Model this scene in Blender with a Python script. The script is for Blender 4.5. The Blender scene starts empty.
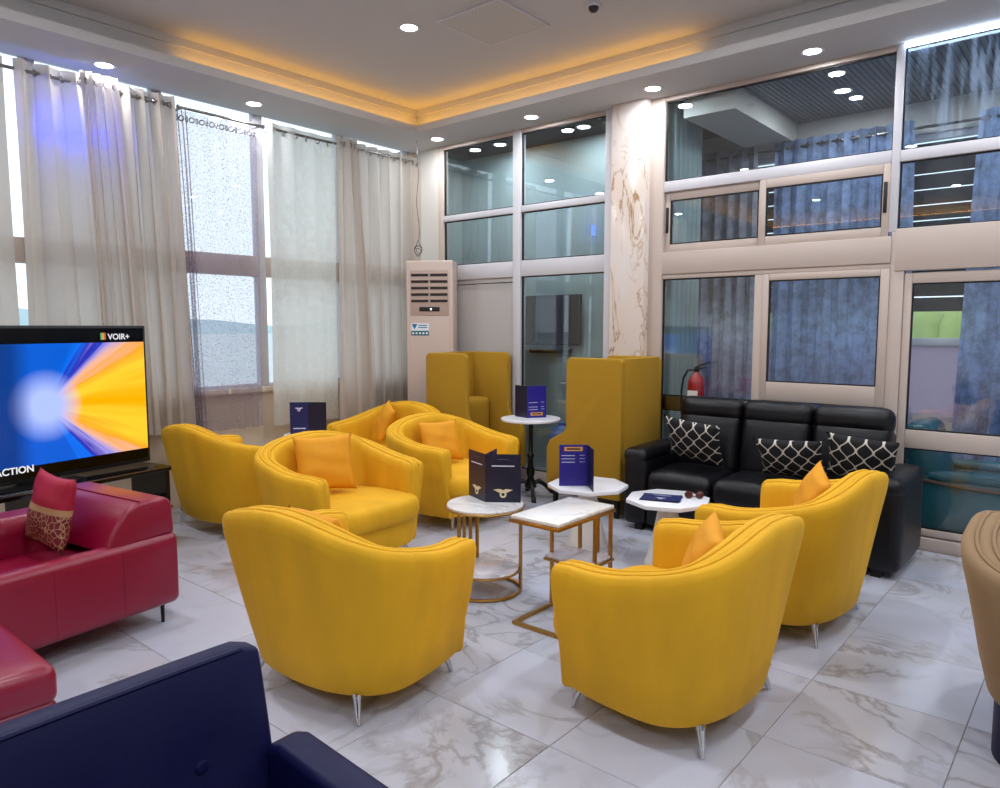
import bpy, bmesh, math, random
from mathutils import Vector, Matrix
random.seed(7)
R = math.radians
PI = math.pi
SC = bpy.context.scene
COL = SC.collection

# ------------------------------------------------------------------ camera
cam_d = bpy.data.cameras.new('camera')
cam_d.sensor_fit = 'HORIZONTAL'
cam_d.sensor_width = 36.0
cam_d.lens = 36.0 * 728.0 / 1000.0
cam_d.clip_start = 0.05
cam_d.clip_end = 2000
cam = bpy.data.objects.new('camera', cam_d)
COL.objects.link(cam)
cam.location = (0, 0, 1.6)
cam.rotation_euler = (R(90) - math.atan(67 / 728.0), 0, R(40.2))
SC.camera = cam

# ------------------------------------------------------------------ world / exposure
SC.view_settings.view_transform = 'Standard'
SC.view_settings.look = 'None'
SC.view_settings.gamma = 1.0
SC.view_settings.use_curve_mapping = False
SC.view_settings.exposure = 0.12
world = bpy.data.worlds.new('sky')
SC.world = world
world.use_nodes = True
bg = world.node_tree.nodes['Background']
bg.inputs['Color'].default_value = (0.80, 0.90, 1.0, 1)
bg.inputs['Strength'].default_value = 1.7
SC.cycles.use_denoising = True
SC.cycles.max_bounces = 10
SC.cycles.diffuse_bounces = 5
SC.cycles.glossy_bounces = 4
SC.cycles.transparent_max_bounces = 16
SC.cycles.sample_clamp_indirect = 6.0
SC.cycles.caustics_reflective = False
SC.cycles.caustics_refractive = False

# room constants (metres): camera stands at the origin, +Y runs along the curtain wall, +X along the glass wall
XL, YG, ZC = -6.28, 5.92, 3.58
XR, YB = 3.4, -4.6
DOWNLIGHT_W = 9.0

def lamp(name, kind, loc, energy, color, rot=(0, 0, 0), **kw):
    d = bpy.data.lights.new(name, kind)
    d.energy = energy
    d.color = color
    for k, v in kw.items():
        setattr(d, k, v)
    o = bpy.data.objects.new(name, d)
    o.location = loc
    o.rotation_euler = rot
    COL.objects.link(o)
    return o

# sky portals in the curtain-wall window band and in the corridor windows (they only guide sampling of the sky)
for (loc, rot, sx, sy) in (((-6.42, 2.5, 2.3), (0, R(-90), 0), 2.6, 6.7), ((-0.8, 7.75, 1.3), (R(-90), 0, 0), 5.6, 1.2)):
    p = lamp('sky_portal', 'AREA', loc, 1.0, (1, 1, 1), rot, shape='RECTANGLE', size=sx, size_y=sy)
    p.data.cycles.is_portal = True

# ------------------------------------------------------------------ helpers
def thing(name, label, cat, loc=(0, 0, 0), rz=0.0, group=None):
    o = bpy.data.objects.new(name, None)
    o.empty_display_size = 0.1
    COL.objects.link(o)
    o.location = loc
    o.rotation_euler = (0, 0, rz)
    tag(o, label, cat, group)
    return o

def tag(o, label=None, cat=None, group=None, kind=None):
    if label: o['label'] = label
    if cat: o['category'] = cat
    if group: o['group'] = group
    if kind: o['kind'] = kind
    return o

def link(name, me, mat, parent=None, label=None):
    o = bpy.data.objects.new(name, me)
    COL.objects.link(o)
    if mat is not None and not me.materials:
        me.materials.append(mat)
    if parent is not None:
        o.parent = parent
    if label: o['label'] = label
    return o

def copy_tree(o, parent=None):
    c = o.copy()
    COL.objects.link(c)
    c.parent = parent
    for ch in [x for x in bpy.data.objects if x.parent == o]:
        copy_tree(ch, c)
    return c

class MB:
    """collects shapes for ONE mesh"""
    def __init__(s):
        s.v, s.f = [], []
    def add(s, v, f, M=None):
        n = len(s.v)
        s.v += [tuple(M @ Vector(p)) if M is not None else tuple(p) for p in v]
        s.f += [tuple(i + n for i in q) for q in f]
        return s
    def box(s, x0, x1, y0, y1, z0, z1, M=None):
        v = [(x0, y0, z0), (x1, y0, z0), (x1, y1, z0), (x0, y1, z0), (x0, y0, z1), (x1, y0, z1), (x1, y1, z1), (x0, y1, z1)]
        f = [(0, 3, 2, 1), (4, 5, 6, 7), (0, 1, 5, 4), (1, 2, 6, 5), (2, 3, 7, 6), (3, 0, 4, 7)]
        return s.add(v, f, M)
    def tube(s, path, r, n=8, closed=False, cap=True, M=None):
        path = [Vector(p) for p in path]
        m = len(path)
        rs = r if isinstance(r, (list, tuple)) else [r] * m
        v, f = [], []
        prev = None
        for i, p in enumerate(path):
            if closed:
                t = (path[(i + 1) % m] - path[i - 1])
            else:
                t = path[min(i + 1, m - 1)] - path[max(i - 1, 0)]
            t.normalize()
            if prev is None:
                a = Vector((0, 0, 1)) if abs(t.z) < .9 else Vector((1, 0, 0))
                u = t.cross(a).normalized()
            else:
                u = (prev - t * prev.dot(t))
                u = u.normalized() if u.length > 1e-6 else t.orthogonal().normalized()
            prev = u
            w = t.cross(u)
            for k in range(n):
                a = 2 * PI * k / n
                v.append(p + (u * math.cos(a) + w * math.sin(a)) * rs[i])
        for i in range(m if closed else m - 1):
            j = (i + 1) % m
            for k in range(n):
                f.append((i * n + k, i * n + (k + 1) % n, j * n + (k + 1) % n, j * n + k))
        if cap and not closed:
            f.append(tuple(range(n - 1, -1, -1)))
            f.append(tuple((m - 1) * n + k for k in range(n)))
        return s.add(v, f, M)
    def lathe(s, prof, n=24, M=None):
        v, f = [], []
        m = len(prof)
        for (r, z) in prof:
            for k in range(n):
                a = 2 * PI * k / n
                v.append((r * math.cos(a), r * math.sin(a), z))
        for i in range(m - 1):
            for k in range(n):
                f.append((i * n + k, i * n + (k + 1) % n, (i + 1) * n + (k + 1) % n, (i + 1) * n + k))
        f.append(tuple(range(n - 1, -1, -1)))
        f.append(tuple((m - 1) * n + k for k in range(n)))
        return s.add(v, f, M)
    def prism(s, poly, d0, d1, axis='z', M=None):
        """poly of (a,b); axis z -> (a,b,d); y -> (a,d,b); x -> (d,a,b)"""
        def P(a, b, d):
            return (a, b, d) if axis == 'z' else ((a, d, b) if axis == 'y' else (d, a, b))
        n = len(poly)
        v = [P(a, b, d0) for a, b in poly] + [P(a, b, d1) for a, b in poly]
        f = [tuple(range(n - 1, -1, -1)), tuple(range(n, 2 * n))]
        f += [(i, (i + 1) % n, n + (i + 1) % n, n + i) for i in range(n)]
        return s.add(v, f, M)
    def mesh(s, name, smooth=False, bevel=0.0, seg=2, angle=40):
        me = bpy.data.meshes.new(name)
        me.from_pydata(s.v, [], s.f)
        bm = bmesh.new()
        bm.from_mesh(me)
        bmesh.ops.recalc_face_normals(bm, faces=bm.faces)
        if bevel > 0:
            es = [e for e in bm.edges if len(e.link_faces) == 2 and e.calc_face_angle(0) > R(25)]
            bmesh.ops.bevel(bm, geom=es, offset=bevel, segments=seg, profile=0.5, affect='EDGES', clamp_overlap=True)
        for fc in bm.faces:
            fc.smooth = smooth
        if smooth:
            for e in bm.edges:
                if len(e.link_faces) == 2 and e.calc_face_angle(0) > R(angle):
                    e.smooth = False
        bm.to_mesh(me)
        bm.free()
        return me
    def build(s, name, mat, parent=None, smooth=False, bevel=0.0, seg=2, label=None, angle=40):
        return link(name, s.mesh(name, smooth, bevel, seg, angle), mat, parent, label)

def boxo(name, mat, parent, x0, x1, y0, y1, z0, z1, bevel=0.0, seg=2, M=None, label=None):
    return MB().box(x0, x1, y0, y1, z0, z1, M).build(name, mat, parent, smooth=bevel > 0, bevel=bevel, seg=seg, label=label)

def pad(c, size, r=.05, bulge=.0, n=10, M=None, bulge_axis=2, both=False, wr=0.0):
    """rounded, slightly puffed cushion as an MB (cube grid pushed to a rounded box)"""
    hx, hy, hz = size[0] / 2, size[1] / 2, size[2] / 2
    h = (hx, hy, hz)
    ix = [max(a - r, 1e-4) for a in h]
    idx, v, f = {}, [], []
    def grid(k, a):  # denser near the edges
        t = -1 + 2 * k / n
        rr = min(r / h[a], .95)
        lin = abs(t)
        m = .6
        q = lin / m * (1 - rr) if lin < m else (1 - rr) + (lin - m) / (1 - m) * rr
        return math.copysign(q, t) * h[a]
    def vid(i, j, k):
        if (i, j, k) in idx: return idx[i, j, k]
        p = [grid(i, 0), grid(j, 1), grid(k, 2)]
        q = [max(-ix[a], min(ix[a], p[a])) for a in range(3)]
        d = Vector([p[a] - q[a] for a in range(3)])
        if d.length > 1e-9:
            # cube shell to sphere shell
            d = d.normalized() * r * min(1, max(abs(x) for x in d) / r)
        o = [q[a] + d[a] for a in range(3)]
        a0, a1 = [a for a in range(3) if a != bulge_axis]
        s_ = o[bulge_axis] / h[bulge_axis]
        if bulge and (s_ > 0 or both):
            w = (1 - (o[a0] / h[a0]) ** 2) * (1 - (o[a1] / h[a1]) ** 2)
            o[bulge_axis] += bulge * s_ * max(w, 0) ** .6
        if wr:
            o[bulge_axis] += wr * math.sin(o[a0] * 31 + o[a1] * 17) * (1 - (o[a1] / h[a1]) ** 2) * (1 if s_ > 0 else 0)
        idx[i, j, k] = len(v)
        v.append((o[0] + c[0], o[1] + c[1], o[2] + c[2]))
        return idx[i, j, k]
    for i in range(n):
        for j in range(n):
            f.append((vid(i, j, 0), vid(i, j + 1, 0), vid(i + 1, j + 1, 0), vid(i + 1, j, 0)))
            f.append((vid(i, j, n), vid(i + 1, j, n), vid(i + 1, j + 1, n), vid(i, j + 1, n)))
            f.append((vid(i, 0, j), vid(i + 1, 0, j), vid(i + 1, 0, j + 1), vid(i, 0, j + 1)))
            f.append((vid(i, n, j), vid(i, n, j + 1), vid(i + 1, n, j + 1), vid(i + 1, n, j)))
            f.append((vid(0, i, j), vid(0, i, j + 1), vid(0, i + 1, j + 1), vid(0, i + 1, j)))
            f.append((vid(n, i, j), vid(n, i + 1, j), vid(n, i + 1, j + 1), vid(n, i, j + 1)))
    return MB().add(v, f, M)

def pado(name, mat, parent, c, size, r=.05, bulge=0, n=10, M=None, bulge_axis=2, both=False, label=None, wr=0.0):
    return pad(c, size, r, bulge, n, M, bulge_axis, both, wr).build(name, mat, parent, smooth=True, angle=60, label=label)

def pillow_mesh(w, h, t, n=18, seed=0):
    rnd = random.Random(seed)
    ph = [rnd.uniform(0, 6) for _ in range(4)]
    v, f = [], []
    for side in (1, -1):
        for j in range(n + 1):
            for i in range(n + 1):
                a, b = -1 + 2 * i / n, -1 + 2 * j / n
                x = a * (1 - .10 * (1 - b * b))
                y = b * (1 - .10 * (1 - a * a))
                z = max(0, (1 - a * a) * (1 - b * b)) ** .42
                z *= 1 + .07 * math.sin(4 * a + 3 * b + ph[0]) + .05 * math.sin(9 * b - 2 * a + ph[1])
                v.append((x * w / 2, y * h / 2, side * z * t / 2))
    m = (n + 1) ** 2
    for j in range(n):
        for i in range(n):
            a = j * (n + 1) + i
            f.append((a, a + 1, a + n + 2, a + n + 1))
            f.append((m + a, m + a + n + 1, m + a + n + 2, m + a + 1))
    me = bpy.data.meshes.new('pillow')
    me.from_pydata(v, [], f)
    bm = bmesh.new(); bm.from_mesh(me)
    bmesh.ops.remove_doubles(bm, verts=bm.verts, dist=1e-5)
    for fc in bm.faces: fc.smooth = True
    bm.to_mesh(me); bm.free()
    return me

# ------------------------------------------------------------------ materials
def nt(name):
    m = bpy.data.materials.new(name)
    m.use_nodes = True
    t = m.node_tree
    return m, t, t.nodes, t.links, t.nodes['Principled BSDF']

def S(hexs):
    """sRGB hex -> linear rgba"""
    c = [int(hexs[i:i + 2], 16) / 255 for i in (0, 2, 4)]
    return tuple([x / 12.92 if x <= .04045 else ((x + .055) / 1.055) ** 2.4 for x in c] + [1])

def mat(name, col, rough=.5, metal=0.0, bump=0.0, bscale=60, var=0.0, vscale=3, sheen=0.0, coat=0.0, emit=0.0, spec=.5, stretch=(1, 1, 1), sheen_col=None):
    m, t, N, L, P = nt(name)
    c = S(col) if isinstance(col, str) else (*col, 1)
    P.inputs['Base Color'].default_value = c
    P.inputs['Roughness'].default_value = rough
    P.inputs['Metallic'].default_value = metal
    P.inputs['Specular IOR Level'].default_value = spec
    P.inputs['Sheen Weight'].default_value = sheen
    if sheen: 
        P.inputs['Sheen Roughness'].default_value = .4
        P.inputs['Sheen Tint'].default_value = sheen_col or (min(1, c[0] * 1.3 + .1), min(1, c[1] * 1.3 + .08), min(1, c[2] * 1.3 + .05), 1)
    P.inputs['Coat Weight'].default_value = coat
    if emit:
        P.inputs['Emission Color'].default_value = c
        P.inputs['Emission Strength'].default_value = emit
    if bump or var:
        tc = N.new('ShaderNodeTexCoord')
        mp = N.new('ShaderNodeMapping'); mp.inputs['Scale'].default_value = stretch
        L.new(tc.outputs['Object'], mp.inputs['Vector'])
    if bump:
        nz = N.new('ShaderNodeTexNoise'); nz.inputs['Scale'].default_value = bscale; nz.inputs['Detail'].default_value = 3
        L.new(mp.outputs[0], nz.inputs['Vector'])
        b = N.new('ShaderNodeBump'); b.inputs['Strength'].default_value = bump; b.inputs['Distance'].default_value = .01
        L.new(nz.outputs['Fac'], b.inputs['Height'])
        L.new(b.outputs['Normal'], P.inputs['Normal'])
    if var:
        nz2 = N.new('ShaderNodeTexNoise'); nz2.inputs['Scale'].default_value = vscale; nz2.inputs['Detail'].default_value = 4
        L.new(mp.outputs[0], nz2.inputs['Vector'])
        mx = N.new('ShaderNodeMix'); mx.data_type = 'RGBA'
        mx.inputs[6].default_value = tuple(x * (1 - var) for x in c[:3]) + (1,)
        mx.inputs[7].default_value = tuple(min(1, x * (1 + var)) for x in c[:3]) + (1,)
        L.new(nz2.outputs['Fac'], mx.inputs[0])
        L.new(mx.outputs[2], P.inputs['Base Color'])
    return m

def emis(name, col, strength):
    m, t, N, L, P = nt(name)
    N.remove(P)
    e = N.new('ShaderNodeEmission')
    e.inputs['Color'].default_value = col if len(col) == 4 else (*col, 1)
    e.inputs['Strength'].default_value = strength
    L.new(e.outputs[0], N['Material Output'].inputs['Surface'])
    return m

def glass_mat(name, tint=(.93, .97, .96), refl=1.0, smear=0.0):
    m, t, N, L, P = nt(name)
    N.remove(P)
    tr = N.new('ShaderNodeBsdfTransparent'); tr.inputs[0].default_value = (*tint, 1)
    gl = N.new('ShaderNodeBsdfGlossy'); gl.inputs['Roughness'].default_value = .0
    fr = N.new('ShaderNodeFresnel')
    ge = N.new('ShaderNodeNewGeometry'); io = N.new('ShaderNodeMapRange'); io.inputs[3].default_value = 1.5; io.inputs[4].default_value = 1 / 1.5
    L.new(ge.outputs['Backfacing'], io.inputs[0]); L.new(io.outputs[0], fr.inputs['IOR'])   # thin pane: same reflectance from both sides
    mu = N.new('ShaderNodeMath'); mu.operation = 'MULTIPLY'; mu.inputs[1].default_value = refl; mu.use_clamp = True
    L.new(fr.outputs[0], mu.inputs[0])
    mx = N.new('ShaderNodeMixShader')
    L.new(mu.outputs[0], mx.inputs[0]); L.new(tr.outputs[0], mx.inputs[1]); L.new(gl.outputs[0], mx.inputs[2])
    out = mx
    if smear:   # dried wipe marks on the pane, blue to paint in the strip's glow
        tc = N.new('ShaderNodeTexCoord'); mp = N.new('ShaderNodeMapping'); mp.inputs['Scale'].default_value = (9, 1, .8)
        L.new(tc.outputs['Object'], mp.inputs['Vector'])
        nz = N.new('ShaderNodeTexNoise'); nz.inputs['Scale'].default_value = 2.2; nz.inputs['Detail'].default_value = 5
        L.new(mp.outputs[0], nz.inputs['Vector'])
        rp = N.new('ShaderNodeMapRange'); rp.inputs[1].default_value = .45; rp.inputs[2].default_value = .85; rp.inputs[3].default_value = 0; rp.inputs[4].default_value = smear
        L.new(nz.outputs['Fac'], rp.inputs[0])
        df = N.new('ShaderNodeBsdfDiffuse'); df.inputs[0].default_value = (.55, .72, 1, 1)
        m2 = N.new('ShaderNodeMixShader')
        L.new(rp.outputs[0], m2.inputs[0]); L.new(mx.outputs[0], m2.inputs[1]); L.new(df.outputs[0], m2.inputs[2])
        out = m2
    L.new(out.outputs[0], N['Material Output'].inputs['Surface'])
    return m

def sheer_mat(name, col, see, transl=.55, pattern=None, mottle=0.0, pscale=22, pamt=.5):
    """thin woven cloth: part of the light passes straight, part is scattered through, part is reflected"""
    m, t, N, L, P = nt(name)
    N.remove(P)
    c = S(col)
    tr = N.new('ShaderNodeBsdfTransparent'); tr.inputs[0].default_value = (1, 1, 1, 1)
    tl = N.new('ShaderNodeBsdfTranslucent'); tl.inputs[0].default_value = c
    df = N.new('ShaderNodeBsdfDiffuse'); df.inputs[0].default_value = c
    m1 = N.new('ShaderNodeMixShader'); m1.inputs[0].default_value = transl
    L.new(df.outputs[0], m1.inputs[1]); L.new(tl.outputs[0], m1.inputs[2])
    m2 = N.new('ShaderNodeMixShader'); m2.inputs[0].default_value = see
    L.new(m1.outputs[0], m2.inputs[1]); L.new(tr.outputs[0], m2.inputs[2])
    tc = N.new('ShaderNodeTexCoord')
    if mottle:
        n0 = N.new('ShaderNodeTexNoise'); n0.inputs['Scale'].default_value = 9; n0.inputs['Detail'].default_value = 5; n0.inputs['Roughness'].default_value = .7
        L.new(tc.outputs['Object'], n0.inputs['Vector'])
        r0 = N.new('ShaderNodeMapRange'); r0.inputs[1].default_value = .35; r0.inputs[2].default_value = .65
        L.new(n0.outputs['Fac'], r0.inputs[0])
        mc = N.new('ShaderNodeMix'); mc.data_type = 'RGBA'; mc.inputs[6].default_value = tuple(x * (1 - mottle) for x in c[:3]) + (1,); mc.inputs[7].default_value = tuple(min(1, x * (1 + mottle * .4)) for x in c[:3]) + (1,)
        L.new(r0.outputs[0], mc.inputs[0]); L.new(mc.outputs[2], tl.inputs[0]); L.new(mc.outputs[2], df.inputs[0])
    if pattern:
        if pattern == 'vine':
            vo = N.new('ShaderNodeTexVoronoi'); vo.feature = 'DISTANCE_TO_EDGE'; vo.inputs['Scale'].default_value = pscale
            nz = N.new('ShaderNodeTexNoise'); nz.inputs['Scale'].default_value = pscale * .6
            ad = N.new('ShaderNodeMixRGB'); ad.blend_type = 'ADD'; ad.inputs[0].default_value = .12
            L.new(tc.outputs['Object'], nz.inputs['Vector']); L.new(tc.outputs['Object'], ad.inputs[1]); L.new(nz.outputs['Color'], ad.inputs[2])
            L.new(ad.outputs[0], vo.inputs['Vector'])
            rp = N.new('ShaderNodeMapRange'); rp.inputs[1].default_value = .03; rp.inputs[2].default_value = .09; rp.inputs[3].default_value = 1; rp.inputs[4].default_value = 0
            L.new(vo.outputs['Distance'], rp.inputs[0])
        else:
            vo = N.new('ShaderNodeTexVoronoi'); vo.inputs['Scale'].default_value = pscale
            L.new(tc.outputs['Object'], vo.inputs['Vector'])
            rp = N.new('ShaderNodeMapRange'); rp.inputs[1].default_value = .22; rp.inputs[2].default_value = .34; rp.inputs[3].default_value = 1; rp.inputs[4].default_value = 0
            L.new(vo.outputs['Distance'], rp.inputs[0])
        mu = N.new('ShaderNodeMath'); mu.operation = 'MULTIPLY_ADD'; mu.inputs[1].default_value = -pamt; mu.inputs[2].default_value = see
        mu.use_clamp = True
        L.new(rp.outputs[0], mu.inputs[0])
        L.new(mu.outputs[0], m2.inputs[0])
    L.new(m2.outputs[0], N['Material Output'].inputs['Surface'])
    return m

def marble_mat(name, base, vein, scale=1.4, amount=.55, rough=.12, per_object=False, plain=0.0, vein2=None, stretch=None, thin=.045):
    m, t, N, L, P = nt(name)
    tc = N.new('ShaderNodeTexCoord')
    vec = tc.outputs['Object']
    if stretch:
        mp = N.new('ShaderNodeMapping'); mp.inputs['Scale'].default_value = stretch; mp.inputs['Rotation'].default_value = (0, R(-14), 0)
        L.new(vec, mp.inputs['Vector']); vec = mp.outputs[0]
    if per_object:
        oi = N.new('ShaderNodeObjectInfo')
        mul = N.new('ShaderNodeVectorMath'); mul.operation = 'SCALE'; mul.inputs[3].default_value = 37.0
        cmb = N.new('ShaderNodeCombineXYZ')
        L.new(oi.outputs['Random'], cmb.inputs[0]); L.new(oi.outputs['Random'], cmb.inputs[1]); L.new(oi.outputs['Random'], cmb.inputs[2])
        L.new(cmb.outputs[0], mul.inputs[0])
        ad = N.new('ShaderNodeVectorMath'); ad.operation = 'ADD'
        L.new(vec, ad.inputs[0]); L.new(mul.outputs[0], ad.inputs[1])
        vec = ad.outputs[0]
    n1 = N.new('ShaderNodeTexNoise'); n1.inputs['Scale'].default_value = scale; n1.inputs['Detail'].default_value = 7; n1.inputs['Roughness'].default_value = .6; n1.inputs['Distortion'].default_value = 1.6
    L.new(vec, n1.inputs['Vector'])
    # veins where the noise passes its middle value
    sb = N.new('ShaderNodeMath'); sb.operation = 'SUBTRACT'; sb.inputs[1].default_value = .5
    ab = N.new('ShaderNodeMath'); ab.operation = 'ABSOLUTE'
    L.new(n1.outputs['Fac'], sb.inputs[0]); L.new(sb.outputs[0], ab.inputs[0])
    rp = N.new('ShaderNodeMapRange'); rp.inputs[1].default_value = 0; rp.inputs[2].default_value = thin; rp.inputs[3].default_value = 1; rp.inputs[4].default_value = 0
    L.new(ab.outputs[0], rp.inputs[0])
    n2 = N.new('ShaderNodeTexNoise'); n2.inputs['Scale'].default_value = scale * 1.1; n2.inputs['Detail'].default_value = 3
    L.new(vec, n2.inputs['Vector'])
    rp2 = N.new('ShaderNodeMapRange'); rp2.inputs[1].default_value = .42 + plain; rp2.inputs[2].default_value = .62 + plain; rp2.inputs[3].default_value = 0; rp2.inputs[4].default_value = 1
    L.new(n2.outputs['Fac'], rp2.inputs[0])
    mu = N.new('ShaderNodeMath'); mu.operation = 'MULTIPLY'
    L.new(rp.outputs[0], mu.inputs[0]); L.new(rp2.outputs[0], mu.inputs[1])
    mu2 = N.new('ShaderNodeMath'); mu2.operation = 'MULTIPLY'; mu2.inputs[1].default_value = amount
    L.new(mu.outputs[0], mu2.inputs[0])
    # cloudy greying
    cl = N.new('ShaderNodeMix'); cl.data_type = 'RGBA'
    cl.inputs[6].default_value = S(base); cl.inputs[7].default_value = S(vein2 or base)
    mcl = N.new('ShaderNodeMath'); mcl.operation = 'MULTIPLY'; mcl.inputs[1].default_value = .55
    L.new(rp2.outputs[0], mcl.inputs[0]); L.new(mcl.outputs[0], cl.inputs[0])
    mx = N.new('ShaderNodeMix'); mx.data_type = 'RGBA'; mx.inputs[7].default_value = S(vein)
    L.new(mu2.outputs[0], mx.inputs[0]); L.new(cl.outputs[2], mx.inputs[6])
    L.new(mx.outputs[2], P.inputs['Base Color'])
    P.inputs['Roughness'].default_value = rough
    return m

M = {}
M['ceiling'] = mat('ceiling_paint', 'c3c3c3', .9)
M['wall'] = mat('wall_paint', 'd9d4cc', .85)
M['cream'] = mat('cream_dado', 'cdbda6', .8)
M['alu'] = mat('cream_aluminium', 'bfb0a6', .4, bump=.02)
M['alu_white'] = mat('white_aluminium', 'cbcad0', .4)
M['rubber'] = mat('black_rubber', '0b0b0d', .5)
M['blackmetal'] = mat('black_metal', '0c0c0e', .35, metal=.3)
M['steel'] = mat('brushed_steel', '8d8a86', .3, metal=1)
M['chrome'] = mat('polished_chrome', 'd6d8dc', .16, metal=1)
M['gold'] = mat('brass_gold', 'b98f4e', .3, metal=1)
M['velvet'] = mat('yellow_velvet', 'dca508', .8, bump=.16, bscale=14, var=.2, vscale=7, sheen=.12, stretch=(1, 1, .22))
M['velvet_pipe'] = mat('yellow_velvet_piping', 'e0aa14', .8, sheen=.1)
M['cushion'] = mat('amber_velvet', 'dc9404', .75, bump=.3, bscale=9, var=.14, vscale=6, sheen=.12)
M['beige_velvet'] = mat('beige_velvet', '8a6e4e', .8, bump=.1, bscale=14, var=.08, vscale=5, sheen=.3, stretch=(1, 1, .35))
M['mustard'] = mat('mustard_felt', 'a27a10', .92, bump=.06, bscale=400, var=.04, vscale=8)
M['blackleather'] = mat('black_leather', '08080e', .38, bump=.25, bscale=28, spec=.35)
M['redleather'] = mat('crimson_leather', '86002c', .33, bump=.08, bscale=40, spec=.6, var=.06)
M['navyleather'] = mat('navy_leather', '06093a', .5, bump=.1, bscale=40, spec=.25)
M['tealleather'] = mat('teal_leather', '2a6672', .3, bump=.08, bscale=30, spec=.6)
M['wood'] = mat('brown_wood', '6b4a33', .4, bump=.05, bscale=30, stretch=(1, 12, 1))
M['navycard'] = mat('navy_card', '14205a', .35)
M['navycard_dark'] = mat('dark_navy_card', '0c1130', .35)
M['indigo'] = mat('indigo_print', '241f86', .35)
M['print_gold'] = mat('pale_gold_print', 'd8c9a6', .5)
M['print_white'] = mat('white_print', 'c9cbe0', .5)
M['print_orange'] = mat('orange_print', 'd79a4c', .5)
M['paper'] = mat('white_paper', 'd8d6d2', .6)
M['white_top'] = mat('white_lacquer', 'e6e6ec', .25)
M['tabletop'] = marble_mat('white_marble_top', 'e9e7e6', '8c8c94', 4.0, .5, .15)
M['shelfmarble'] = marble_mat('grey_marble_shelf', 'd3ccd2', '8a8290', 5.0, .5, .2)
M['floor_tile'] = marble_mat('veined_floor_tile', 'bfc3d4', '77706a', 1.3, .6, .15, per_object=True, vein2='b3b1b4')
M['grout'] = mat('grout', '8f8a86', .9)
M['column'] = marble_mat('gold_veined_marble', 'ded5d0', '9a7038', 1.15, 1.0, .18, plain=-.06, vein2='dcc8b4', stretch=(2.6, 2.6, .75), thin=.022)
M['teal_wall'] = mat('grey_teal_panel', '9db0b0', .6)
M['greypanel'] = mat('pale_grey_panel', 'b7b4b2', .5)
M['ac'] = mat('cream_plastic', 'c9b6ab', .4)
M['ac_dark'] = mat('shadow_plastic', '1c1412', .5)
M['ac_brown'] = mat('taupe_plastic', 'b29c91', .4)
M['sticker_white'] = mat('white_sticker', 'dfe6ea', .4)
M['sticker_blue'] = mat('blue_sticker', '1d6f9a', .4)
M['sticker_teal'] = mat('teal_sticker', '1f6676', .4)
M['redpaint'] = mat('red_enamel', '86080f', .25, coat=.4)
M['glass'] = glass_mat('clear_glass', (.95, .98, .985), 1.9)
M['glass_tint'] = glass_mat('blue_grey_tinted_glass', (.90, .95, .97), 2.7)
M['glass_smear'] = glass_mat('wiped_tinted_glass', (.86, .93, .97), 2.2, smear=.26)
M['winglass'] = glass_mat('window_glass', (.97, .99, 1), 1.0)
M['sheer_grey'] = sheer_mat('warm_grey_sheer', 'cfc4ba', .025, .60, 'vine', pscale=9, pamt=.02)
M['sheer_white'] = sheer_mat('white_patterned_sheer', 'dcdad2', .07, .62, 'vine', pscale=10, pamt=.07)
M['sheer_lace'] = sheer_mat('mauve_lace', 'a79cae', .55, .6, 'dots', pscale=60, pamt=.36)
M['sheer_blue'] = sheer_mat('blue_curtain_cloth', 'a9c0e8', .03, .5, None, mottle=.45)
M['sheer_mauve'] = sheer_mat('grey_mauve_curtain_cloth', 'c3c3d2', .03, .45, None, mottle=.35)
M['downlight'] = emis('lamp_face', (.93, .96, 1.0), 14)
M['cove_led'] = emis('amber_led', (1.0, .47, .06), 8)
M['white_led'] = emis('cold_led', (.62, .78, 1.0), 9)
M['plinth'] = mat('grey_plinth', '8c8680', .8)

def struct(o):
    o['kind'] = 'structure'
    return o

# ================================================================== THE SETTING
# ---- floor: grout bed with 0.6 m veined tiles laid on it
floor = struct(boxo('floor', M['grout'], None, XL, XR, YB, YG + .06, -.06, -.004))
tile_cache = {}
def tile(x0, x1, y0, y1, parent, g=.0016):
    w, d = x1 - x0 - 2 * g, y1 - y0 - 2 * g
    key = (round(w, 3), round(d, 3))
    if key not in tile_cache:
        tile_cache[key] = MB().box(-w / 2, w / 2, -d / 2, d / 2, -.01, 0).mesh('tile', smooth=False, bevel=.0012, seg=1)
    o = link('tile', tile_cache[key], M['floor_tile'], parent)
    o.location = ((x0 + x1) / 2, (y0 + y1) / 2, 0)
    return o
TX, TY, TS = -.97, 2.75, .6
i0, i1 = math.floor((XL - TX) / TS), math.ceil((XR - TX) / TS)
j0, j1 = math.floor((YB - TY) / TS), math.ceil((YG - TY) / TS)
for i in range(i0, i1):
    for j in range(j0, j1):
        a0, a1 = max(XL, TX + i * TS), min(XR, TX + (i + 1) * TS)
        b0, b1 = max(YB, TY + j * TS), min(YG - .06, TY + (j + 1) * TS)
        if a1 - a0 > .03 and b1 - b0 > .03:
            tile(a0, a1, b0, b1, floor)

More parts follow.
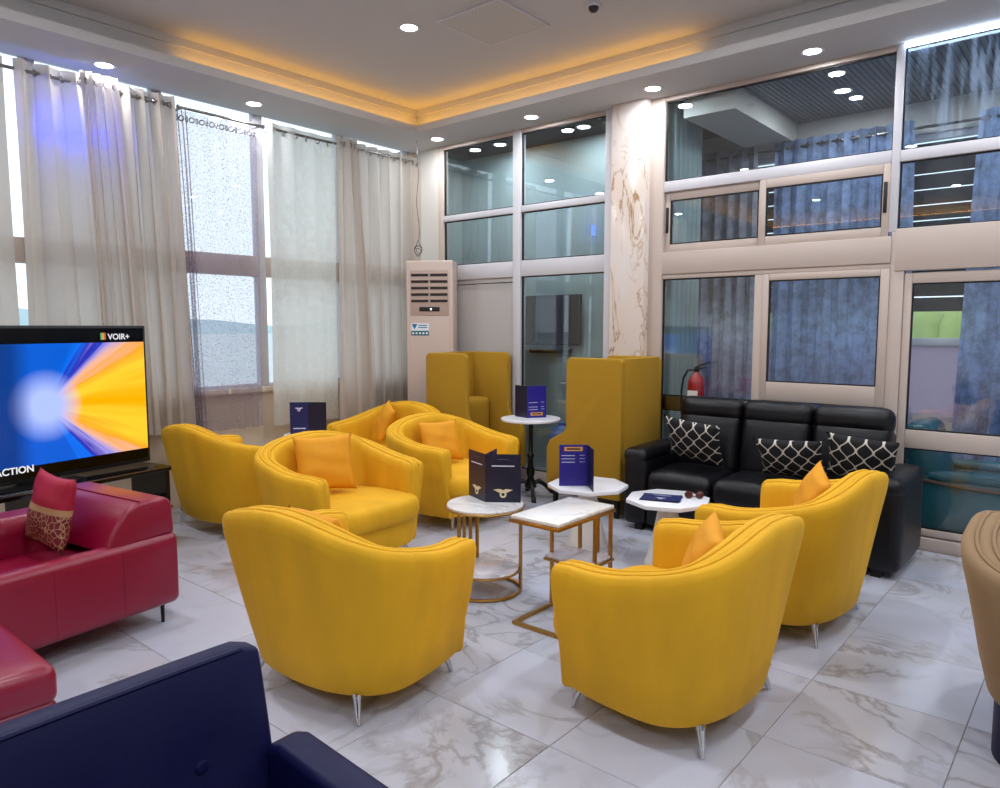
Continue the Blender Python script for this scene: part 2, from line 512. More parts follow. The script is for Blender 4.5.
# ---- ceiling: dropped border, recessed tray with a lit cove
TX0, TX1, TY0, TY1 = -5.60, 2.4, -3.6, 5.30
ZU = 3.85
SB = .15
ceiling = struct(MB().box(XL, TX0, YB, YG + .06, ZC, ZC + .07).box(TX1, XR, YB, YG + .06, ZC, ZC + .07)
                 .box(TX0, TX1, YB, TY0, ZC, ZC + .07).box(TX0, TX1, TY1, YG + .06, ZC, ZC + .07)
                 .build('ceiling', M['ceiling'], None))
MB().box(TX0 - SB, TX1 + SB, TY0 - SB, TY1 + SB, ZU, ZU + .05).build('tray_ceiling', M['ceiling'], ceiling)
up = MB()
up.box(TX0 - SB - .05, TX0 - SB, TY0 - SB, TY1 + SB, ZC + .07, ZU).box(TX1 + SB, TX1 + SB + .05, TY0 - SB, TY1 + SB, ZC + .07, ZU)
up.box(TX0 - SB, TX1 + SB, TY0 - SB - .05, TY0 - SB, ZC + .07, ZU).box(TX0 - SB, TX1 + SB, TY1 + SB, TY1 + SB + .05, ZC + .07, ZU)
up.build('tray_riser', M['ceiling'], ceiling)
mo = MB()   # small stepped moulding on the riser
for (a, b, c, d) in ((TX0 - SB, TX0 - SB + .025, TY0 - SB, TY1 + SB), (TX0 - SB, TX1 + SB, TY1 + SB - .025, TY1 + SB)):
    mo.box(a, b, c, d, ZU - .06, ZU)
mo.build('cove_moulding', M['ceiling'], ceiling)
for (lab, a, b, c, d) in (('amber light strip lying in the ceiling cove along the curtain wall', TX0 - .09, TX0 - .06, 2.9, TY1 + .08),
                     ('amber light strip lying in the ceiling cove along the glass wall', TX0 - .05, -2.6, TY1 + .06, TY1 + .09),
                     ('amber light strip in the cove near the television end of the curtain wall', TX0 - .09, TX0 - .06, TY0, .9),
                     ('amber light strip in the cove opposite the glass wall', TX0 - .05, TX1, TY0 - .09, TY0 - .06)):
    s_ = MB().box(a, b, c, d, ZC + .071, ZC + .082).build('cove_light_strip', M['cove_led'])
    tag(s_, lab, 'light strip', 'amber cove light strips')

# ---- solid walls
wl = MB().box(XL - .12, XL, -.88, 5.86, -.02, 1.0).box(XL - .12, XL, YB, -.88, -.02, ZC).box(XL - .12, XL, 5.82, YG + .06, -.02, ZC).box(XL - .12, XL, -.88, 5.82, 3.64, ZC + .12)
wall_left = struct(wl.build('wall_left', M['cream'], None))
struct(boxo('wall_right', M['wall'], None, XR, XR + .12, YB, 7.7, -.02, ZC))
struct(boxo('wall_back', M['wall'], None, XL, XR, YB - .12, YB, -.02, ZC))
struct(boxo('wall_corner', M['wall'], None, XL, -5.87, YG - .03, YG + .09, -.02, ZC))
struct(boxo('trim_1', M['cream'], None, XL, XL + .06, -.88, 5.82, .98, 1.03, bevel=.006))

# ---- window band behind the curtains
WY = [3.92 + .95 * k for k in range(-5, 3)]
for n, (y0, y1) in enumerate(zip(WY[:-1], WY[1:])):
    w = bpy.data.objects.new('window_%d' % (n + 1), None); COL.objects.link(w); struct(w)
    w.location = (XL - .06, (y0 + y1) / 2, 1.0)
    h = (y1 - y0) / 2
    fr = MB()
    fr.box(-.04, .04, -h, -h + .045, 0, 2.64).box(-.04, .04, h - .045, h, 0, 2.64)
    fr.box(-.04, .04, -h + .045, h - .045, 2.60, 2.64).box(-.04, .04, -h + .045, h - .045, 0, .06)
    fr.build('window_frame', M['alu_white'], w, bevel=.004, smooth=True)
    boxo('transom', M['alu'], w, -.045, .045, -h + .045, h - .045, 1.08, 1.27, bevel=.004)
    for (z0, z1) in ((.06, 1.08), (1.27, 2.60)):
        boxo('pane', M['winglass'], w, -.003, .003, -h + .045, h - .045, z0, z1)

# ---- glass partition towards the corridor
def post(parent, x0, x1, z0, z1, y0=YG - .04, y1=YG + .05, m='alu', name='frame_post', bev=.005):
    return boxo(name, M[m], parent, x0, x1, y0, y1, z0, z1, bevel=bev)
def rail(parent, x0, x1, z0, z1, y0=YG - .035, y1=YG + .045, m='alu'):
    return boxo('frame_rail', M[m], parent, x0, x1, y0, y1, z0, z1, bevel=.005)
def pane(parent, x0, x1, z0, z1, y=YG, m='glass_tint', name='pane'):
    # the gasket sits around the pane and the pane inside it
    p = boxo(name, M[m], parent, x0, x1, y - .003, y + .003, z0, z1)
    t = .010
    g = MB().box(x0, x0 + t, y - .012, y + .012, z0, z1).box(x1 - t, x1, y - .012, y + .012, z0, z1).box(x0 + t, x1 - t, y - .012, y + .012, z1 - t, z1).box(x0 + t, x1 - t, y - .012, y + .012, z0, z0 + t)
    g.build('gasket', M['rubber'], parent)
    return p
def wempty(name):
    w = bpy.data.objects.new(name, None); COL.objects.link(w); struct(w); return w

ws = wempty('window_8')           # bay between the corner and the marble column
post(ws, -5.87, -5.80, 0, ZC); post(ws, -4.80, -4.70, 0, ZC, m='alu_white'); post(ws, -3.70, -3.60, 0, ZC, m='alu_white')
for (a, b) in ((-5.80, -4.80), (-4.70, -3.70)):
    rail(ws, a, b, 2.76, 2.825, m='alu_white')
    rail(ws, a, b, 2.115, 2.275, m='alu_white')
    rail(ws, a, b, .0, .12)
    rail(ws, a, b, 3.54, ZC)
    pane(ws, a, b, 2.825, 3.54); pane(ws, a, b, 2.275, 2.76)
boxo('blank_panel', M['greypanel'], ws, -5.80, -4.80, YG - .012, YG + .012, .12, 2.115)
MB().box(-5.80, -4.80, YG - .018, YG - .012, 2.06, 2.066).build('panel_joint', M['rubber'], ws)
pane(ws, -4.70, -3.70, .12, 2.115, m='glass')

wc = wempty('window_9')           # bay behind the black sofa
post(wc, -3.24, -3.10, 0, ZC); post(wc, -1.305, -1.253, 2.28, ZC, m='alu_white'); post(wc, -1.28, -1.19, 0, 2.28)
rail(wc, -3.10, -1.305, 3.54, ZC)
pane(wc, -3.10, -1.305, 2.86, 3.54)
rail(wc, -3.10, -1.305, 2.77, 2.86, m='alu_white')
rail(wc, -3.10, -1.28, 2.06, 2.25, y0=YG - .05)
rail(wc, -3.10, -1.28, 2.02, 2.06)
# two sliding sashes of the small window
for (x0, x1, yy, hx) in ((-3.10, -2.22, YG + .012, -3.075), (-2.25, -1.305, YG - .022, -1.335)):
    t = .05
    s_ = MB().box(x0, x0 + t, yy - .015, yy + .015, 2.25, 2.77).box(x1 - t, x1, yy - .015, yy + .015, 2.25, 2.77).box(x0 + t, x1 - t, yy - .015, yy + .015, 2.70, 2.77).box(x0 + t, x1 - t, yy - .015, yy + .015, 2.25, 2.32)
    sash = s_.build('sash', M['alu'], wc, smooth=True, bevel=.004)
    pane(sash, x0 + t, x1 - t, 2.32, 2.70, y=yy)
    boxo('sash_handle', M['rubber'], sash, hx - .012, hx + .012, yy - .028, yy - .012, 2.42, 2.64, bevel=.005)
# lower left fixed light, with a dark mid rail
pane(wc, -3.10, -2.27, .99, 2.02)
rail(wc, -3.10, -2.27, .87, .99, y0=YG - .045, m='steel')
pane(wc, -3.10, -2.27, .12, .87)
post(wc, -2.27, -2.20, .0, 2.02)
# opening sash in the middle
s_ = MB().box(-2.20, -2.15, YG - .05, YG - .015, 1.01, 2.02).box(-1.34, -1.28, YG - .05, YG - .015, 1.01, 2.02).box(-2.15, -1.34, YG - .05, YG - .015, 1.97, 2.02).box(-2.15, -1.34, YG - .05, YG - .015, 1.01, 1.16)
sash = s_.build('sash', M['alu'], wc, smooth=True, bevel=.005)
pane(sash, -2.15, -1.34, 1.16, 1.97, y=YG - .03)
pane(wc, -2.20, -1.28, .12, 1.01)
rail(wc, -3.10, -1.28, 0, .12)

wd = wempty('window_10')          # lights above and beside the door
rail(wd, -1.253, XR, 2.77, 2.85, m='alu_white'); rail(wd, -1.253, XR, 2.00, 2.30, y0=YG - .05)
for (a, b) in ((-1.253, .30), (.38, XR)):
    pane(wd, a, b, 2.85, 3.56, m='glass_smear'); pane(wd, a, b, 2.30, 2.77)
post(wd, .30, .38, 0, ZC)
pane(wd, .38, XR, .1, 2.0); rail(wd, -.18, XR, 0, .1)
pane(wd, -.10, .30, .1, 2.0); post(wd, -.18, -.10, 0, 2.0)
rail(wd, -1.19, -.18, -.004, .09, y0=YG - .05)

dr = wempty('door_1')             # glazed aluminium door
db = MB().box(-1.188, -1.137, YG - .025, YG + .025, .10, 1.985).box(-.235, -.185, YG - .025, YG + .025, .10, 1.985)
db.box(-1.137, -.235, YG - .025, YG + .025, 1.91, 1.985).box(-1.137, -.235, YG - .025, YG + .025, .728, .86).box(-1.137, -.235, YG - .025, YG + .025, .10, .15)
db.build('door_frame', M['alu'], dr, smooth=True, bevel=.005)
pane(dr, -1.137, -.235, .86, 1.91, m='glass'); pane(dr, -1.137, -.235, .15, .728, m='glass')
h_ = MB().tube([(-.50, YG - .03, .80), (-.50, YG - .07, .80), (-.38, YG - .07, .80)], .009, 8)
h_.build('handle', M['rubber'], dr, smooth=True)

# ---- marble column
struct(boxo('column', M['column'], None, -3.585, -3.235, 5.80, 6.05, -.004, ZC, bevel=.004))

# ---- corridor beyond the glass
struct(boxo('floor_corridor', mat('corridor_tile', 'b6b6bb', .15), None, -7.0, XR, YG + .06, 7.7, -.06, -.004))
cc = struct(boxo('ceiling_corridor', mat('dark_void', '15181c', .9), None, -7.0, XR, YG + .06, 7.7, 3.612, 3.66))
plank = MB().box(-.018, .018, YG + .065, 7.55, 3.596, 3.612).mesh('ceiling_plank', bevel=.003, seg=1)
pk = mat('grey_ceiling_plank', '7d858c', .5)
x = -3.07
while x < XR - .06:
    o = link('ceiling_plank', plank, pk, cc); o.location = (x, 0, 0); x += .043
struct(boxo('beam', M['wall'], None, -2.98, -2.52, YG + .07, 7.50, 3.40, 3.595))
wf = MB().box(-7.0, XR, 7.55, 7.67, -.02, .74).box(-7.0, XR, 7.55, 7.67, 3.32, 3.6).box(-7.0, -3.9, 7.55, 7.67, .74, 3.32)
for x in (-2.45, -.70, .95, 2.9):
    wf.box(x - .10, x + .10, 7.55, 7.67, .74, 3.32)
struct(wf.build('wall_corridor', M['wall'], None))
# panelled stub and the grey-teal wall behind the first bay
stub = struct(boxo('wall_stub', M['teal_wall'], None, -3.20, -3.10, 6.06, 6.62, -.004, 3.6))
for k in range(6):
    boxo('panel_strip', M['teal_wall'], stub, -3.10, -3.092, 6.07 + k * .092, 6.07 + k * .092 + .086, .0, 3.59, bevel=.002)
struct(boxo('wall_alcove', M['teal_wall'], None, -6.2, -3.20, 6.62, 6.70, -.004, 3.6))
struct(boxo('wall_alcove_end', M['teal_wall'], None, -6.3, -6.2, YG + .09, 6.70, -.004, 3.6))
# corridor windows: frames, shutters, frosted lower lights
M['shutter'] = mat('dark_shutter', '14161f', .45)
M['frost'] = sheer_mat('frosted_mauve_pane', 'bdb2c2', .05, .8)
for n, (a, b) in enumerate(((-3.9, -2.55), (-2.35, -.80), (-.60, .85), (1.05, 2.8))):
    w = wempty('window_%d' % (11 + n))
    fr = MB().box(a, a + .05, 7.58, 7.64, .74, 3.32).box(b - .05, b, 7.58, 7.64, .74, 3.32).box(a + .05, b - .05, 7.58, 7.64, 1.43, 1.50).box(a + .05, b - .05, 7.58, 7.64, .74, .80).box(a + .05, b - .05, 7.58, 7.64, 3.26, 3.32)
    fr.build('window_frame', M['alu_white'], w, smooth=True, bevel=.004)
    boxo('pane', M['frost'], w, a + .05, b - .05, 7.607, 7.613, .80, 1.43)
    boxo('pane', M['winglass'], w, a + .05, b - .05, 7.607, 7.613, 1.50, 3.26)
    z = 1.74
    sl = MB().box(a + .05, b - .05, -.006, .006, 0, .126).mesh('shutter_slat')
    while z < 3.2:
        o = link('shutter_slat', sl, M['shutter'], w); o.location = (0, 7.585, z); z += .137

# ---- outdoors
struct(boxo('ground_outside', mat('pale_concrete', 'b9c0bf', .9, var=.15, vscale=.2), None, -400, 300, -200, 400, -.4, -.3))
hm = MB()
hv, hf = [], []
for i in range(61):
    y = -120 + i * 8
    z = 4.2 + 1.6 * math.sin(i * .37) + 1.1 * math.sin(i * .9 + 1)
    hv += [(-190, y, -.4), (-205, y, z), (-240, y, -.4)]
for i in range(60):
    a = i * 3
    hf += [(a, a + 3, a + 4, a + 1), (a + 1, a + 4, a + 5, a + 2)]
hm.add(hv, hf)
struct(hm.build('ground_hills', mat('far_blue_hill', '9fb6ba', .9, var=.2, vscale=.05), None, smooth=True))
hd = MB()
rr = random.Random(3)
for i in range(26):
    x = -8 + i * .9
    hd.add(*[pad((x, 20 + rr.uniform(-.3, .3), .9), (1.3, 1.2, 2.6 + rr.uniform(-.3, .4)), .5, 0, 6).__dict__[k] for k in ('v', 'f')])
hedge = hd.build('hedge', mat('hedge_green', '94a55c', .8, bump=.8, bscale=6, var=.4, vscale=3), None, smooth=True)
tag(hedge, 'clipped green hedge standing outside the corridor windows', 'hedge')

# ================================================================== LIGHT FITTINGS
dl_ring = MB().lathe([(.060, 0), (.066, -.004), (.080, -.006), (.084, 0), (.084, .006), (.060, .006)], 24).mesh('trim_ring', True)
dl_lens = MB().lathe([(.060, -.001), (.060, -.003)], 24).mesh('lens', False)
def downlight(x, y, z, label, group, w=None):
    t = thing('downlight', label, 'downlight', (x, y, z), 0, group)
    link('trim_ring', dl_ring, M['alu_white'], t)
    link('lens', dl_lens, M['downlight'], t)
    w = DOWNLIGHT_W if w is None else w
    l = lamp('downlight_lamp', 'AREA', (x, y, z - .008), w, (.92, .95, 1.0), (0, 0, 0), shape='DISK', size=.11)
    return t
for y, wh in ((-.09, 'over the end of the television'), (1.17, 'over the television'), (2.44, 'over the blue-lit curtain'), (3.70, 'over the mauve lace curtain')):
    downlight(-6.0, y, ZC, 'round white downlight in the dropped ceiling ' + wh, 'downlights above the curtains')
for x, wh in ((-5.62, 'in the corner over the air conditioner'), (-4.36, 'between the corner and the marble column'), (-3.08, 'beside the top of the marble column'), (-1.80, 'over the black sofa'), (-.53, 'over the glass door'), (.75, 'past the glass door'), (2.0, 'by the right-hand wall')):
    downlight(x, 5.62, ZC, 'round white downlight in the dropped ceiling ' + wh, 'downlights along the glass wall')
for x in (-4.22, -2.1, .0, 1.9):
    for y in (3.93, 1.4, -1.9):
        downlight(x, y, ZU, 'round white downlight in the tray ceiling next to the perforated vent' if (x < -4 and y > 3) else 'round white downlight in the recessed tray ceiling away from the vent', 'downlights in the tray ceiling', DOWNLIGHT_W * 2.6)
for x, wh in ((-1.9, 'before the wide blue curtain'), (-.6, 'behind the glass door'), (1.2, 'at the far end')):
    downlight(x, 6.75, 3.594, 'round white downlight in the boarded corridor ceiling ' + wh, 'downlights in the corridor', DOWNLIGHT_W * 1.4)
for x, wh in ((-5.3, 'behind the blank grey panel'), (-4.2, 'over the wall television')):  # pair added to lighten the alcove walls; no such fittings are seen
    downlight(x, 6.27, 3.594, 'round white downlight added to brighten the grey-teal alcove ' + wh, 'downlights added in the alcove', DOWNLIGHT_W * .8)
# cold light strip along the top of the glass beside the door
st = MB().box(-1.25, XR - .05, YG - .055, YG - .04, ZC - .035, ZC - .003).build('light_strip', M['white_led'])
tag(st, 'bright cold white light strip along the top of the glass above the door', 'light strip')
# blue accent strip in the curtain recess
bs = MB().box(XL - .015, XL + .005, 2.03, 2.56, 3.02, 3.16).build('light_strip', emis('blue_led', (.03, .07, 1.0), 14))
tag(bs, 'short blue light strip behind the tightly gathered curtain', 'light strip')

# perforated square panel and a little dome camera on the tray ceiling
pm, t_, N_, L_, P_ = nt('perforated_panel')
tc_ = N_.new('ShaderNodeTexCoord'); mp_ = N_.new('ShaderNodeMapping'); mp_.inputs['Scale'].default_value = (30, 30, 30)
L_.new(tc_.outputs['Object'], mp_.inputs['Vector'])
vo_ = N_.new('ShaderNodeTexVoronoi'); vo_.inputs['Scale'].default_value = 1; vo_.inputs['Randomness'].default_value = 0
L_.new(mp_.outputs[0], vo_.inputs['Vector'])
cr = N_.new('ShaderNodeValToRGB'); cr.color_ramp.elements[0].position = .34; cr.color_ramp.elements[0].color = S('2a2a2c'); cr.color_ramp.elements[1].position = .40; cr.color_ramp.elements[1].color = S('bdbbb8')
L_.new(vo_.outputs['Distance'], cr.inputs[0]); L_.new(cr.outputs[0], P_.inputs['Base Color'])
g = thing('ceiling_vent', 'square perforated white vent panel in the recessed tray ceiling', 'vent', (-3.67, 4.27, ZU))
MB().box(-.285, .285, -.285, .285, -.012, -.006).build('perforated_plate', pm, g)
MB().box(-.3, -.285, -.3, .3, -.014, 0).box(.285, .3, -.3, .3, -.014, 0).box(-.285, .285, -.3, -.285, -.014, 0).box(-.285, .285, .285, .3, -.014, 0).build('vent_frame', M['alu_white'], g)
g = thing('dome_camera', 'tiny dark dome camera on the tray ceiling', 'camera', (-2.93, 4.48, ZU))
MB().lathe([(.05, 0), (.05, -.02), (.045, -.025)], 20).build('camera_base', M['alu_white'], g, smooth=True)
MB().lathe([(.036, -.024), (.034, -.04), (.022, -.056), (.004, -.062)], 20).build('dome', M['rubber'], g, smooth=True)

# ================================================================== CURTAINS
def curtain(name, y0, y1, ztop, zbot, x, folds, amp, m, label, group=None, cat='curtain', axis='y', bottom=None, seed=0, grommets=True, sharp=1.0, dense=False):
    rnd = random.Random(seed)
    nyy, nz = int(folds * 14), 14
    b0, b1 = bottom or (y0, y1)
    ph = rnd.uniform(0, 6)
    wob = [rnd.uniform(.55, 1.3) for _ in range(int(folds) + 3)]
    v, f = [], []
    for j in range(nz + 1):
        tz = j / nz
        z = ztop + (zbot - ztop) * tz
        for i in range(nyy + 1):
            t = i / nyy
            k = t * folds
            if dense: t = .36 * t if t < .55 else .198 + (t - .55) / .45 * .802
            yy = (y0 + (y1 - y0) * t) * (1 - tz ** .8) + (b0 + (b1 - b0) * t) * tz ** .8
            a = amp * (wob[int(k)] * (1 - (k % 1)) + wob[int(k) + 1] * (k % 1))
            a *= (.75 + .25 * tz)
            s_ = math.sin(2 * PI * k + ph * 0 + .5 * math.sin(3 * tz + k))
            s_ = math.copysign(abs(s_) ** sharp, s_)
            xx = x + a * s_ + .008 * math.sin(5 * tz + 2 * k)
            yy += .25 * amp * math.sin(4 * PI * k + tz)
            v.append((xx, yy, z) if axis == 'y' else (yy, xx, z))
    for j in range(nz):
        for i in range(nyy):
            p = j * (nyy + 1) + i
            f.append((p, p + 1, p + nyy + 2, p + nyy + 1))
    t = thing(name, label, cat, ((x, (y0 + y1) / 2, zbot) if axis == 'y' else ((y0 + y1) / 2, x, zbot)), 0, group)
    loc = Vector(t.location)
    mb = MB(); mb.add([tuple(Vector(p) - loc) for p in v], f)
    me = bpy.data.meshes.new('curtain_cloth'); me.from_pydata(mb.v, [], mb.f)
    for pl in me.polygons: pl.use_smooth = True
    link('curtain_cloth', me, m, t)
    if grommets:
        for q in range(int(folds * 2)):
            yy = y0 + (y1 - y0) * (q + .5) / int(folds * 2)
            path = [(.021 * math.sin(a), 0, .021 * math.cos(a)) for a in [2 * PI * e / 14 for e in range(14)]]
            if q == 0:
                gm = MB().tube(path, .005, 6, closed=True).mesh('grommet', True)
            o = link('grommet', gm, M['steel'], t)
            o.location = Vector((x, yy, ztop - .07) if axis == 'y' else (yy, x, ztop - .07)) - loc
            o.rotation_euler = (0, 0, R(90 + 40 * (1 if q % 2 else -1))) if axis == 'y' else (0, 0, R(40 * (1 if q % 2 else -1)))
    return t
XC = -6.10
g1 = 'curtains on the tall window wall'
curtain('curtain', -.6, 1.80, 3.50, .72, XC, 7.5, .062, M['sheer_grey'], 'warm grey sheer curtain hanging behind the television, next to the window slit', g1, seed=1, sharp=.8)
curtain('curtain', 1.86, 2.31, 3.50, .72, XC, 2.5, .060, M['sheer_grey'], 'narrow grey sheer curtain beside the blue-lit gathered folds', g1, seed=2, bottom=(1.84, 2.44), sharp=.8)
curtain('curtain', 2.26, 2.52, 3.50, .72, XC + .105, 4.2, .032, M['sheer_grey'], 'tightly gathered sheer curtain glowing blue at its top', g1, seed=3, bottom=(2.34, 2.68))
curtain('curtain', 2.50, 3.02, 3.50, .70, XC - .005, 4.4, .062, M['sheer_grey'], 'grey pleated sheer curtain beside the dark lace panel', g1, seed=4, bottom=(2.60, 3.10), sharp=.8)
curtain('curtain', 3.01, 3.835, 3.44, .66, XC - .09, 9.0, .026, M['sheer_lace'], 'see-through mauve lace curtain with the landscape showing through', g1, seed=5, bottom=(3.12, 3.82), dense=True)
curtain('curtain', 3.875, 4.63, 3.48, .66, XC, 3.2, .024, M['sheer_white'], 'nearly flat white sheer curtain with a vine pattern', g1, seed=6)
curtain('curtain', 4.61, 4.87, 3.49, .62, XC + .085, 2.4, .045, M['sheer_grey'], 'beige gathered curtain beside the white vine-pattern panel', g1, seed=7, bottom=(4.58, 5.02))
curtain('curtain', 4.84, 5.84, 3.49, .62, XC - .02, 6.3, .050, M['sheer_grey'], 'grey pleated curtain in the corner behind the air conditioner', g1, seed=8, bottom=(4.92, 5.80), sharp=.8)
for (a, b, lab) in ((-.65, 3.02, 'dark steel curtain rod above the television'), (3.02, 3.90, 'dark steel curtain rod carrying the lace curtain'), (3.90, 5.76, 'dark steel curtain rod ending in the corner')):
    t = thing('curtain_rod', lab, 'curtain rod', (XC, a + .04, 3.43))
    b -= .08
    MB().tube([(0, 0, 0), (0, b - a, 0)], .012, 10).build('rod', M['steel'], t, smooth=True)
    for q in (.03, b - a - .03):
        MB().tube([(0, q, 0), (-.165, q, 0)], .007, 8).build('bracket', M['steel'], t, smooth=True)
        MB().lathe([(.006, -.0), (.02, .004), (.02, .014), (.006, .02)], 12, M=Matrix.Translation((0, q - .03 if q < .1 else q + .03, 0)) @ Matrix.Rotation(R(90), 4, 'X')).build('finial', M['steel'], t, smooth=True)
g2 = 'curtains in the corridor'
YC = 7.36
curtain('curtain', -3.62, -2.84, 3.40, .08, YC, 6, .05, M['sheer_mauve'], 'grey-mauve curtain in the corridor behind the fire extinguisher', g2, axis='x', seed=11)
curtain('curtain', -2.68, -1.46, 3.40, .08, YC, 9, .05, M['sheer_blue'], 'wide blue curtain in the corridor behind the closed middle window', g2, axis='x', seed=12, bottom=(-2.68, -1.40))
curtain('curtain', -.98, .70, 3.40, .08, YC, 11, .05, M['sheer_blue'], 'blue curtain in the corridor seen through the glass door', g2, axis='x', seed=13, bottom=(-1.08, .7))
curtain('curtain', .9, 2.9, 3.40, .08, YC, 12, .05, M['sheer_blue'], 'blue curtain at the far right end of the corridor', g2, axis='x', seed=14)
t = thing('curtain_rod', 'long steel curtain rod in the corridor', 'curtain rod', (-3.7, YC, 3.33))
MB().tube([(0, 0, 0), (6.7, 0, 0)], .012, 10).build('rod', M['steel'], t, smooth=True)
for q in (.05, 3.0, 6.6):
    MB().tube([(q, 0, 0), (q, .19, 0)], .007, 8).build('bracket', M['steel'], t, smooth=True)

# ================================================================== TUB CHAIRS (local: faces +Y)
CW, CF, C0, CB = .53, .32, -.04, .385       # outer half width, arm front, start of the curve, depth of the curve
ZB, ZA, ZS = .853, .665, .435               # back height, arm height, seat height
def upath(n_side=9, n_arc=30, ex=3.5):
    """outer rim in plan with outward normals and 0..1 parameter (0/1 at the arm fronts, .5 at the back)"""
    pts = []
    for i in range(n_side):
        t = i / n_side
        y = CF + (C0 - CF) * t
        k = (y - C0) / (CF - C0)
        pts.append((CW - .05 * k * k, y))
    for i in range(n_arc + 1):
        a = PI * i / n_arc
        e = 2 / ex
        c, s = math.cos(a), math.sin(a)
        pts.append((CW * math.copysign(abs(c) ** e, c), C0 - CB * abs(s) ** e))
    for i in range(1, n_side + 1):
        t = i / n_side
        y = C0 + (CF - C0) * t
        k = (y - C0) / (CF - C0)
        pts.append((-CW + .05 * k * k, y))
    out, L, acc = [], [0], 0
    for i in range(1, len(pts)):
        acc += math.dist(pts[i], pts[i - 1]); L.append(acc)
    for i, p in enumerate(pts):
        a, b = pts[max(i - 1, 0)], pts[min(i + 1, len(pts) - 1)]
        tx, ty = b[0] - a[0], b[1] - a[1]
        l = math.hypot(tx, ty)
        out.append((p[0], p[1], -ty / l * -1, tx / l * -1, L[i] / acc))
    # make sure normals point outwards
    return [(x, y, nx if (nx * x + ny * (y - .1)) > 0 else -nx, ny if (nx * x + ny * (y - .1)) > 0 else -ny, s) for x, y, nx, ny, s in out]
def sstep(a, b, x):
    t = max(0, min(1, (x - a) / (b - a)))
    return t * t * (3 - 2 * t)
def rim_z(s):
    u = 1 - abs(2 * s - 1)
    return ZA + (ZB - ZA) * sstep(.10, 1.0, u) - .012 * (1 - sstep(0, .08, u))
UP = upath()
UPB = upath(ex=2.25)
SHB = .10            # underside of the shell
def shell_mesh():
    v, f = [], []
    def prof(h):
        return [(-.115, SHB), (-.092, SHB + .02), (-.066, .28), (-.030, h - .24), (-.005, h - .09), (0, h - .04), (-.008, h - .014), (-.024, h - .003),
                (-.040, h - .006), (-.049, h - .022), (-.058, h - .004), (-.076, h - .001), (-.092, h - .006), (-.101, h - .024), (-.110, h - .008), (-.126, h - .010),
                (-.142, h - .03), (-.150, h - .07), (-.155, h - .16), (-.160, .42), (-.165, .30), (-.165, SHB)]
    m = len(prof(1))
    rings = []
    first, last = UP[0], UP[-1]
    def ring(p, dy, shrink):
        x, y, nx, ny, s = p
        xb, yb, nxb, nyb, sb_ = UPB[UP.index(p)]
        pr = prof(rim_z(s))
        cx_ = sum(a for a, _ in pr) / m
        zlo, zhi = SHB, max(b for _, b in pr)
        r = []
        for (o, z) in pr:
            o2 = cx_ + (o - cx_) * (1 - shrink)
            z2 = z - (.10 * shrink * (z > zlo + .05) * (z - zlo) / (zhi - zlo))
            k = max(0, min(1, (z - zlo) / (.75 * (zhi - zlo))))
            r.append(((xb + nxb * o2) * (1 - k) + (x + nx * o2) * k, (yb + nyb * o2) * (1 - k) + (y + ny * o2) * k + dy, z2))
        return r
    rings.append(ring(first, .030, .45)); rings.append(ring(first, .022, .18))
    for p in UP: rings.append(ring(p, 0, 0))
    rings.append(ring(last, .022, .18)); rings.append(ring(last, .030, .45))
    for r in rings: v += r
    for i in range(len(rings) - 1):
        for k in range(m):
            a, b = i * m + k, i * m + (k + 1) % m
            f.append((a, b, b + m, a + m))
    f.append(tuple(range(m))); f.append(tuple(range((len(rings) - 1) * m, len(rings) * m))[::-1])
    return MB().add(v, f).mesh('shell', True, angle=70)
def lerp_prof(pts, z):
    for (o0, z0), (o1, z1) in zip(pts[:-1], pts[1:]):
        if z0 <= z <= z1: return o0 + (o1 - o0) * (z - z0) / (z1 - z0)
    return pts[-1][0]
def piping_mesh(o):
    path = []
    def at(p, o, dz=0, dy=0):
        x, y, nx, ny, s = p
        return (x + nx * o, y + ny * o + dy, rim_z(s) + dz)
    a, b = UP[0], UP[-1]
    h = rim_z(0)
    outer = [(-.115, SHB), (-.092, SHB + .02), (-.066, .28), (-.030, h - .24), (-.005, h - .09), (0, h)]
    inner = [(-.165, SHB), (-.165, .30), (-.160, .42), (-.155, h - .16), (-.142, h)]
    fr = -o / .148
    def front(p, z):
        oo, oi = lerp_prof(outer, z), lerp_prof(inner, z)
        oo = oo + (oi - oo) * fr
        return (p[0] + p[2] * oo, p[1] + p[3] * oo + .026, z)
    zs = [SHB + .03, .22, .32, .42, .50, h - .06]
    path += [front(a, z) for z in zs] + [at(a, o, -.022, .020)]
    for p in UP: path.append(at(p, o, -.006))
    path += [at(b, o, -.022, .020)] + [front(b, z) for z in reversed(zs)]
    return MB().tube(path, .0075, 7).mesh('piping', True, angle=80)
def dloft(hw_back, y_back, hw_front, y_front, layers, n=48):
    """D shaped outline lofted through (inset, z) layers"""
    base = []
    for i in range(n):
        a = 2 * PI * i / n
        c, s = math.cos(a), math.sin(a)
        ex = 2 / 3.4
        X = math.copysign(abs(c) ** ex, c); Y = math.copysign(abs(s) ** ex, s)
        hw = hw_back + (hw_front - hw_back) * (Y + 1) / 2
        yc, yh = (y_back + y_front) / 2, (y_front - y_back) / 2
        base.append((X * hw, yc + Y * yh))
    cy_ = (y_back + y_front) / 2
    v, f = [], []
    for (ins, z) in layers:
        for (x, y) in base:
            d = math.hypot(x, y - cy_)
            k = max(0, (d - ins) / d)
            v.append((x * k, cy_ + (y - cy_) * k, z))
    for j in range(len(layers) - 1):
        for i in range(n):
            f.append((j * n + i, j * n + (i + 1) % n, (j + 1) * n + (i + 1) % n, (j + 1) * n + i))
    f.append(tuple(range(n - 1, -1, -1))); f.append(tuple((len(layers) - 1) * n + i for i in range(n)))
    return MB().add(v, f)
